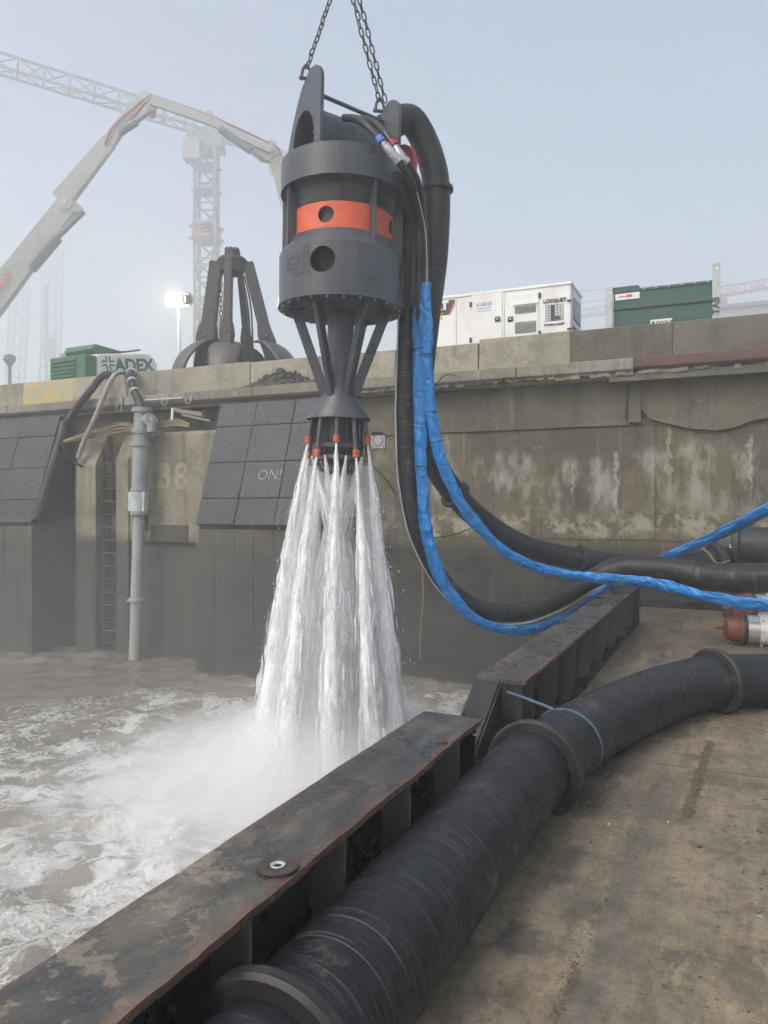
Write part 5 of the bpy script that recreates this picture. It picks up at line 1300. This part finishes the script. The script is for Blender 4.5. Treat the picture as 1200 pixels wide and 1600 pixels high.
# ------------------------------------------------------------------ concrete pump boom
BD = 50
cb = thing('concrete_pump_boom', 'white folding concrete pump boom reaching over the quay at left', 'boom', Vector((W(-120, 640, BD).x, W(-120, 640, BD).y, 3.9)))
def bw(px, py, d=BD): return W(px, py, d)
def sect(p, q, h0, h1, w=.55, mat=WHITE_B, name='boom_section', par=None):
    mb = MB(); mb.bar(p, q, w, h0/1200*BD, UPV, w2=w*.8, h2=h1/1200*BD); return mb.build(name, mat, par or cb, bevel=.04)
MB().tube([Vector((bw(-120, 640).x, bw(-120, 640).y, 3.9)), bw(-120, 615)], .6, 16).build('turret', WHITE_B, cb, smooth=40)
s1 = sect(bw(-120, 612), bw(108, 318), 50, 33, .6)
s2 = sect(bw(96, 314), bw(170, 222), 32, 24, .5); s2b = sect(bw(170, 222), bw(224, 152), 22, 15, .4)
s3 = sect(bw(236, 156, BD - .4), bw(330, 190, BD - .4), 16, 13, .35); s3b = sect(bw(330, 190, BD - .4), bw(424, 236, BD - .4), 13, 9, .3)
s4 = sect(bw(424, 226), bw(448, 330), 18, 14, .35); s4b = sect(bw(448, 330), bw(470, 470), 12, 10, .3)
for c, r in ((bw(104, 318), 13), (bw(228, 155), 9), (bw(424, 232), 9)):
    MB().lathe([(r/1200*BD, -.36), (r/1200*BD, .36)], 20, c, FWD).build('joint', WHITE_B, cb, smooth=40)
    MB().lathe([(r*.4/1200*BD, -.40), (r*.4/1200*BD, -.36)], 16, c, FWD).build('pin', STEEL_G, cb, smooth=40)
MB().prism([bw(86, 316, BD - .3), bw(96, 332, BD - .3), bw(130, 330, BD - .3), bw(122, 318, BD - .3), bw(108, 306, BD - .3)], FWD*.6).build('knuckle', WHITE_B, cb, bevel=.04)
MB().prism([bw(218, 150, BD - .3), bw(230, 147, BD - .3), bw(242, 155, BD - .3), bw(240, 176, BD - .3), bw(233, 180, BD - .3), bw(228, 168, BD - .3)], FWD*.6).build('knuckle', WHITE_B, cb, bevel=.03)
MB().prism([bw(400, 222, BD - .3), bw(430, 224, BD - .3), bw(436, 236, BD - .3), bw(420, 250, BD - .3), bw(406, 248, BD - .3), bw(392, 232, BD - .3)], FWD*.6).build('knuckle', WHITE_B, cb, bevel=.03)
for a, b, r in (((48, 420), (90, 370), 9), ((90, 370), (129, 332), 4.5), ((186, 208), (214, 190), 6), ((214, 190), (238, 172), 3.5), ((345, 202), (392, 236), 6), ((392, 236), (408, 248), 3.5)):
    MB().tube([bw(*a, BD - .5), bw(*b, BD - .5)], r/1200*BD, 12).build('ram', CRANE_G, cb, smooth=40)
for pts in ([(164, 226), (178, 196), (232, 150)], [(236, 148), (262, 157), (332, 183), (400, 214), (436, 232)], [(182, 222), (196, 196), (228, 158)], [(240, 160), (330, 196), (410, 230)]):
    MB().tube(spline([bw(x, y, BD - .32) for x, y in pts], 5), .075, 8).build('delivery_pipe', RED_B, cb, smooth=60)
MB().tube(spline([bw(436, 232, BD - .3), bw(446, 270, BD - .3), bw(462, 380, BD - .3)], 5), .075, 8).build('delivery_pipe', RED_B, cb, smooth=60)
for t in (.15, .32, .5, .7, .88):
    c = bw(-120, 612).lerp(bw(108, 318), t); MB().lathe([(.06, 0), (.06, .02)], 8, c - FWD*.36, -FWD).build('rivet_boss', STEEL_G, cb)
tdir = (bw(108, 318) - bw(-120, 612)).normalized()
text_mb('SANY', .62, face_mat(bw(10, 442, BD) - FWD*.40, tdir, UPV), .01, bold=.02).build('lettering', SIGN_R, cb)

# ------------------------------------------------------------------ lattice cranes
def lattice(mb, p, q, w, h, step, r, tri=False, up=UPV):
    "four-chord lattice girder from p to q"
    p, q = Vector(p), Vector(q); d = (q - p).normalized(); u = Vector(up)
    if abs(d.dot(u)) > .95: u = RGT
    a = d.cross(u).normalized(); b = a.cross(d); n = max(1, int(round((q - p).length/step)))
    cs = [(-.5, 0), (.5, 0), (0, 1)] if tri else [(-.5, -.5), (.5, -.5), (.5, .5), (-.5, .5)]
    def at(i, c): return p + (q - p)*(i/n) + a*c[0]*w + b*c[1]*h
    for c in cs: mb.bar(at(0, c), at(n, c), r*2, r*2, u if abs(d.z) < .9 else RGT)
    m = len(cs)
    for i in range(n):
        for k in range(m):
            c, e = cs[k], cs[(k+1) % m]
            if i % 2: c, e = e, c
            mb.bar(at(i, c), at(i+1, e), r*1.1, r*1.1, (a + b).normalized())
            mb.bar(at(i, cs[k]), at(i, cs[(k+1) % m]), r*1.1, r*1.1, d)
TD = 108
tc_ = W(323, 500, TD); tz = W(318, 222, TD).z
tw = thing('tower_crane', 'grey tower crane with long jib fading in the fog behind the boom', 'crane', (tc_.x, tc_.y, 3.9))
mb = MB(); lattice(mb, (tc_.x, tc_.y, 3.9), (tc_.x, tc_.y, W(0, 378, TD).z), 2.7, 2.7, 2.7, .18); mb.build('mast', CRANE_G, tw)
mb = MB(); lattice(mb, (tc_.x, tc_.y, W(0, 352, TD).z), (tc_.x, tc_.y, tz - 1), 2.7, 2.7, 2.7, .18); mb.build('mast', CRANE_G, tw)
zc0, zc1 = W(0, 378, TD).z, W(0, 352, TD).z
mb = MB(); lattice(mb, (tc_.x, tc_.y, zc0), (tc_.x, tc_.y, zc1), 2.75, 2.75, 1.3, .28); mb.box(tc_.x - 1.75, tc_.x + 1.75, tc_.y - 1.75, tc_.y + 1.75, zc0 + .2, zc0 + .5); mb.box(tc_.x - 1.75, tc_.x + 1.75, tc_.y - 1.75, tc_.y + 1.75, zc1 - .5, zc1 - .2); mb.build('red_collar', CRANE_R, tw)
for py in (262, 300):
    z = W(0, py, TD).z; mb = MB(); mb.box(tc_.x - 1.6, tc_.x + 1.6, tc_.y - 1.6, tc_.y + 1.6, z - .06, z + .06); mb.build('platform', CRANE_G, tw)
mb = MB(); c = Vector((tc_.x, tc_.y, tz))
mb.bar(c - RGT*2.5, c + RGT*2.4, 3.1, 2.5); mb.build('slewing_unit', CRANE_G, tw, bevel=.1)
mb = MB(); mb.bar(c - RGT*2.8 - UPV*1.9 - FWD*1.4, c - RGT*.5 - UPV*1.9 - FWD*1.4, 2.0, 2.8); mb.build('cab', CRANE_W, tw, bevel=.1)
MB().lathe([(1.6, -1.7), (1.7, -1.0), (1.3, -.9)], 20, c).build('slew_ring', CRANE_G, tw, smooth=40)
jt = W(-60, 100, 91.5); jt.z = tz + 2.2; jb = c + UPV*1.0; jdir = (jt - jb); jdir.z = 0
mb = MB(); lattice(mb, jb + UPV*.2, jt - UPV*.1, 2.0, 2.2, 3.1, .135, tri=True); mb.build('jib', CRANE_G, tw)
ju = jdir.normalized(); 
MB().bar(jb + UPV*.1, jb - ju*14 + UPV*.3, 2.2, .8, w2=1.2, h2=.5).build('counter_jib', CRANE_G, tw, bevel=.05)
MB().bar(jb - ju*10 - UPV*1.4, jb - ju*14 - UPV*1.4, 2.4, 2.8).build('counterweight', CRANE_W, tw, bevel=.08)
MB().bar(jb + ju*.0, jb + UPV*3.4 - ju*.4, .7, .7, ju).build('tower_head', CRANE_G, tw)
for z in (.0,): MB().tube([jb + UPV*3.4 - ju*.4, jb + ju*12 + UPV*2.2], .05, 6).build('tie_bar', CRANE_G, tw); MB().tube([jb + UPV*3.4 - ju*.4, jb - ju*7.5 + UPV*.5], .05, 6).build('tie_bar', CRANE_G, tw)
tr0 = jb + ju*28 - UPV*.2; MB().bar(tr0 - ju*.7, tr0 + ju*.7, 1.2, .5).build('trolley', CRANE_G, tw)
# crane jibs far right
for (l, a, b, d0, d1, base) in (('red and white lattice crane jib far behind the green tank at right', (900, 497), (1260, 445), 150, 129, 1131),
                          ):
    p0, p1_ = W(*a, d0), W(*b, d1); p1_.z = p0.z + .8
    jc = thing('crane_jib', l, 'crane', (W(1131, 480, 140).x, W(1131, 480, 140).y, 3.9))
    mb = MB(); lattice(mb, p0, p0.lerp(p1_, .62), 1.4, 1.5, 1.9, .09, tri=True); mb.build('jib', CRANE_W, jc)
    mb = MB(); lattice(mb, p0.lerp(p1_, .62), p1_, 1.4, 1.6, 1.9, .10, tri=True); mb.build('jib', CRANE_R, jc)
    m0 = p0.lerp(p1_, .66); mb = MB(); lattice(mb, (m0.x, m0.y, 3.9), m0, 1.6, 1.6, 1.6, .1); mb.build('mast', CRANE_R, jc)
    MB().bar(m0 - UPV*.6 - RGT*.8, m0 - UPV*.6 + RGT*.8, 1.6, 1.3).build('slewing_unit', CRANE_R, jc)
    for pz in ((900, 455), (900, 475)): MB().tube([W(*pz, 97), m0 + UPV*2.5], .035, 5).build('tie_rod', CRANE_G, jc)
# pale shed roof behind the tank
sr = W(1170, 475, 100)
sh_ = thing('site_shed', 'pale shed in the fog behind the right end of the quay', 'shed', (sr.x, sr.y, 3.9))
mb = MB(); mb.box(sr.x - 6.5, sr.x + 24, sr.y, sr.y + 20, 3.901, W(0, 498, 100).z + 1.6); mb.build('wall', CRANE_W, sh_)
mb = MB(); zz = W(0, 498, 100).z + 1.6; mb.prism([(sr.x - 7, sr.y - .5, zz), (sr.x - 7, sr.y + 20, zz), (sr.x - 7, sr.y + 10, zz + 3)], (31, 0, 0)); mb.build('roof', CRANE_G, sh_)
# misty piling rigs far left
for (l, px, d, top, w) in (('faint lattice piling rig in the fog left of the boom ram', 78, 185, 385, 3.4), ('fainter lattice rig in the fog at the left edge', 22, 200, 430, 3.4)):
    c = W(px, 590, d); z1 = W(px, top, d).z
    rg_ = thing('piling_rig', l, 'piling rig', (c.x, c.y, 3.9))
    lean = RGT*(2.0 if px > 50 else 4.5)
    mb = MB(); lattice(mb, Vector((c.x, c.y, 3.9)) - lean*.3, Vector((c.x, c.y, z1)) + lean*.4, w, w, 2.4, .14); mb.build('mast', CRANE_W, rg_)
    MB().bar(Vector((c.x, c.y, 4.6)) - RGT*3, Vector((c.x, c.y, 4.6)) + RGT*3, 3, 1.4).build('crawler_base', CRANE_G, rg_, bevel=.1)
    MB().bar(Vector((c.x, c.y, 6.4)) - RGT*2.5, Vector((c.x, c.y, 6.4)) + RGT*1.2, 2.6, 2.2).build('cab', CRANE_G, rg_, bevel=.1)
    if px > 50:
        mb = MB(); mb.bar(c + UPV*4, c + UPV*9.5, 2.4, 2.2, RGT); mb.build('drill_head', CRANE_G, rg_, bevel=.1)
        MB().tube([(c.x - 1.2, c.y, 3.9), (c.x - 1.2, c.y, z1 - 9)], .45, 10).build('drill_casing', CRANE_G, rg_, smooth=40)
    MB().tube([Vector((c.x, c.y, z1)) + lean*.4, Vector((c.x, c.y, 5)) - RGT*6], .06, 5).build('back_stay', CRANE_G, rg_)

# ------------------------------------------------------------------ water jets
GRAV = 9.81
def flow(p, v, z_end):
    "ballistic path of a stream from p with velocity v down to z_end"
    p, v = np.array(p, float), np.array(v, float); vz = -v[2]
    te = (-vz + math.sqrt(vz*vz + 2*GRAV*(p[2] - z_end)))/GRAV
    a = np.cross(v, [1, .3, 0]); a /= np.linalg.norm(a); b = np.cross(v, a); b /= np.linalg.norm(b)
    return te, (lambda t: p + np.outer(t, v) + np.outer(-.5*GRAV*t*t, [0, 0, 1])), a, b, vz
def stream(V, F, T, p, v, z_end, r0, r1, seed, shells, pw=1.1, m=80, n=26):
    "ropy shells of white water round the path: radius grows, long lumps run down with the flow"
    te, path, a, b, vz = flow(p, v, z_end); ts = np.linspace(0, te, m + 1); C = path(ts)
    for si, (sc, al) in enumerate(shells):
        o = len(V)
        for i in range(m + 1):
            fr = ts[i]/te; L = vz*ts[i] + .5*GRAV*ts[i]**2; rad = (r0 + (r1 - r0)*fr**pw)*sc
            sx = .35*rad*mnoise.noise((seed, 2.2, L*1.6 - si)); sy = .35*rad*mnoise.noise((seed, 7.7, L*1.6 + si))
            for q in range(n):
                th = 2*math.pi*q/n; c, s = math.cos(th), math.sin(th)
                w = 1 + min(1, fr*5)*min(1, .25 + .75*(1 - al)*1.6)*(.55*mnoise.noise((c*1.7 + seed*3.1, s*1.7 + si*5, L*1.5)) + .38*mnoise.noise((c*3.4 + seed, s*3.4 + si*3, L*3.6)) + .22*mnoise.noise((c*7 + seed, s*7, L*8)))
                V.append(C[i] + (a*(c*w*rad + sx*fr) + b*(s*w*rad + sy*fr))); T.append((fr, al, seed*1.7 + si*3.3))
        F += [(o+i*n+q, o+i*n+(q+1) % n, o+(i+1)*n+(q+1) % n, o+(i+1)*n+q) for i in range(m) for q in range(n)]
def spray(V, F, T, p, v, z_end, r0, r1, seed, ns, nd, pw=1.1):
    "short strands and drops torn off round the stream"
    g = np.random.default_rng(seed); te, path, a, b, vz = flow(p, v, z_end); K = 5
    for s in range(ns):
        t0 = te*g.random()**.8*.97; L = (.10 + .32*g.random())/(vz + GRAV*t0); t1 = min(te, t0 + L); ts = np.linspace(t0, t1, K); fr = ts/te
        ph = g.random()*6.283; k = (r0 + (r1 - r0)*fr**pw)*(.75 + .55*g.random()**.7); dr = g.normal(0, .12)
        P_ = path(ts) + np.outer(k*np.cos(ph + dr*(ts - t0)*9), a) + np.outer(k*np.sin(ph + dr*(ts - t0)*9), b)
        rr = (.004 + .011*g.random()**2)*(.6 + 1.1*fr)*np.sin(np.linspace(.2, math.pi - .12, K))**.7; o = len(V)
        for i in range(K):
            for q in range(4): V.append(P_[i] + rr[i]*(a*math.cos(q*1.5708) + b*math.sin(q*1.5708))); T.append((float(fr[i]), .75, s*.37))
        F += [(o+4*i+q, o+4*i+(q+1) % 4, o+4*i+4+(q+1) % 4, o+4*i+4+q) for i in range(K - 1) for q in range(4)]
    for s in range(nd):
        t = te*(.2 + .8*g.random()); fr = t/te; k = (r0 + (r1 - r0)*fr**pw)
        c = path(np.array([t]))[0] + a*g.normal(0, 1)*k*.95 + b*g.normal(0, 1)*k*.95
        if c[2] < WATER_Z: continue
        r = .0025 + .006*g.random()**2.5; o = len(V)
        for d in ((1, 0, 0), (0, 1, 0), (-1, 0, 0), (0, -1, 0), (0, 0, 2.4), (0, 0, -2)): V.append(c + r*np.array(d)); T.append((fr, .8, s*.7))
        for q in range(4): F += [(o+q, o+(q+1) % 4, o+4), (o+(q+1) % 4, o+q, o+5)]
def jet_obj(name, V, F, T, label):
    me = bpy.data.meshes.new(name); me.from_pydata([tuple(x) for x in V], [], F)
    at = me.attributes.new('tc', 'FLOAT_VECTOR', 'POINT'); at.data.foreach_set('vector', np.array(T, dtype=np.float32).ravel())
    me.materials.append(JET); me.polygons.foreach_set('use_smooth', [True]*len(me.polygons))
    return tag(link(name, me), label, 'water jet', 'water jets falling from the pump')
R3 = MP.to_3x3(); wind = -RGT*.10
cnt = {}
merge = MP @ Vector((0, 0, 1.25))
for k, (lp_, u, kind) in enumerate(NOZ):
    pw_ = MP @ lp_; uw = (R3 @ u).normalized(); lat = uw.dot(RGT); V, F, T = [], [], []
    side = 'left' if lat < -.3 else ('right' if lat > .3 else 'middle'); near = 'near' if uw.dot(FWD) < 0 else 'far'
    if kind == 'out':
        v = Vector((0, 0, -5.4)) + uw*(.72 if near == 'near' else .60) + wind + RGT*(0 if abs(lat) < .2 else math.copysign((.34 if abs(lat) > .75 else .20) if lat < 0 else (.14 if abs(lat) > .75 else .08), lat))
        stream(V, F, T, pw_, v, WATER_Z, .012, .135, 3 + k, ((.75, 1.0), (1.05, .6), (1.5, .3)))
        spray(V, F, T, pw_, v, WATER_Z, .012, .155, 50 + k, 160, 420)
        l = f'{"outermost" if abs(lat) > .75 else "inner"} outward water jet on the {near} {side} of the nozzle ring'
    else:
        d_ = (merge + uw*.03) - pw_; t_ = .145; v = Vector((d_.x/t_, d_.y/t_, d_.z/t_ + .5*GRAV*t_))
        stream(V, F, T, pw_, v, merge.z - .05, .014, .085, 20 + k, ((.7, .95), (1.1, .5)), m=30, n=14)
        spray(V, F, T, pw_, v, merge.z - .05, .014, .09, 80 + k, 30, 40)
        l = f'{"wide" if abs(lat) > .7 else "narrow"} angled inward water jet on the {near} {side} feeding the central white column'
    jet_obj('water_jet', V, F, T, l)
V, F, T = [], [], []
vc = Vector((0, 0, -6.6)) + wind*.8; mt = merge + UPV*.25
stream(V, F, T, mt, vc, WATER_Z, .075, .33, 41, ((.65, 1.0), (.9, .8), (1.15, .5), (1.5, .28)), pw=.9, m=110, n=44)
spray(V, F, T, mt, vc, WATER_Z, .07, .46, 141, 900, 1600, pw=.9)
jet_obj('merged_jet', V, F, T, 'dense white column of water where the inward jets merge')
# ------------------------------------------------------------------ spray mist round the falling water
def make_mist():
    t = thing('spray_mist', 'white spray mist hanging where the jets hit the water', 'mist', (JET_X, JET_Y, WATER_Z)); t['kind'] = 'stuff'
    layers = [(7.4, 3.2, .009, .5), (6.0, 1.2, .008, .5), (4.6, 1.1, .024, .5), (3.7, 1.0, .10, .5), (3.0, .95, .18, .5), (2.5, 1.0, .28, .55), (2.05, 1.2, .42, .6), (1.7, 1.4, .46, .7),
              (1.4, 1.75, .6, .8), (1.15, 2.2, .65, .9), (.95, 2.6, .6, 1.0), (.7, 3.1, .6, 1.0)]
    for k, (Rr, H, dn, pw_) in enumerate(layers):
        m, v = m_volume('spray_mist', (.99, .993, .996), dn, .15)
        mb = MB(); n, mrows = 40, 12; vs, fs = [], []
        for i in range(mrows + 1):
            f = i/mrows; h = H*f; rr = Rr*(1 - f**1.4)**pw_ if Rr > 1 else Rr*(1 - .78*f)
            for q in range(n):
                th = 2*math.pi*q/n; w = 1 + .22*mnoise.noise((math.cos(th)*1.6 + k*3, math.sin(th)*1.6, h*1.3 + k)) + .12*mnoise.noise((math.cos(th)*4 + k*3, math.sin(th)*4, h*3 + k))
                if Rr > 7: q_ = 4.0
                else: q_ = 0
                cx, cy_ = JET_X - q_ - (.20 - .10*f if Rr > 1 else .12 - .1*f)*RGT.x, JET_Y - (.20 - .10*f if Rr > 1 else .12 - .1*f)*RGT.y
                y = cy_ + rr*w*math.sin(th)
                vs.append((min(cx + rr*w*math.cos(th), -1.3 + .002*k), min(y, 12.2 + .003*k), WATER_Z - .2 + (h + .2 if i else 0)))
        fs = [(i*n+q, i*n+(q+1) % n, (i+1)*n+(q+1) % n, (i+1)*n+q) for i in range(mrows) for q in range(n)] + [tuple(range(n-1, -1, -1)), tuple(mrows*n+q for q in range(n))]
        mb.add(vs, fs); mb.build('mist_layer', m, t, smooth=80, kind='stuff')
    # fine spray wrapped round the falling streams: left group, centre column, right group
    for k, (l0, l1, r0_, r1_, z0_, dn) in enumerate(((-.27, -.74, .10, .36, 2.0, 1.5), (0, -.06, .12, .46, 1.35, 2.0), (.27, .58, .09, .32, 2.0, 1.4))):
        m, v = m_volume('fine_spray', (.99, .993, .996), dn, .1); n, mrows = 24, 22; vs = []
        for i in range(mrows + 1):
            f = i/mrows; z = z0_ + (WATER_Z - .1 - z0_)*f; c = Vector((JET_X, JET_Y, z)) + RGT*(l0 + (l1 - l0)*f)
            rr = r0_ + (r1_ - r0_)*f
            for q in range(n):
                th = 2*math.pi*q/n; w = 1 + .3*mnoise.noise((math.cos(th)*1.5 + k*7, math.sin(th)*1.5, z*2.1)) + .16*mnoise.noise((math.cos(th)*3 + k*7, math.sin(th)*3, z*5))
                vs.append(c + RGT*(rr*w*math.cos(th)) + FWD*((rr + .28*f + (.15 if k != 1 else 0))*w*math.sin(th)))
        fs = [(i*n+q, i*n+(q+1) % n, (i+1)*n+(q+1) % n, (i+1)*n+q) for i in range(mrows) for q in range(n)] + [tuple(range(n-1, -1, -1)), tuple(mrows*n+q for q in range(n))]
        MB().add(vs, fs).build('fine_spray', m, t, smooth=80, kind='stuff')
make_mist()
# ------------------------------------------------------------------ fog over the whole dock
m, v = m_volume('fog', (.912, .958, .978), .0076, .25)
mb = MB(); mb.box(-290, 260, -110, 300, -5, 66)
tag(mb.build('haze', m, kind='stuff'), 'thin grey morning fog over the whole dock', 'fog')

for m in bpy.data.materials: m.cycles.volume_sampling = 'MULTIPLE_IMPORTANCE' if m.name == 'fog' else 'DISTANCE'
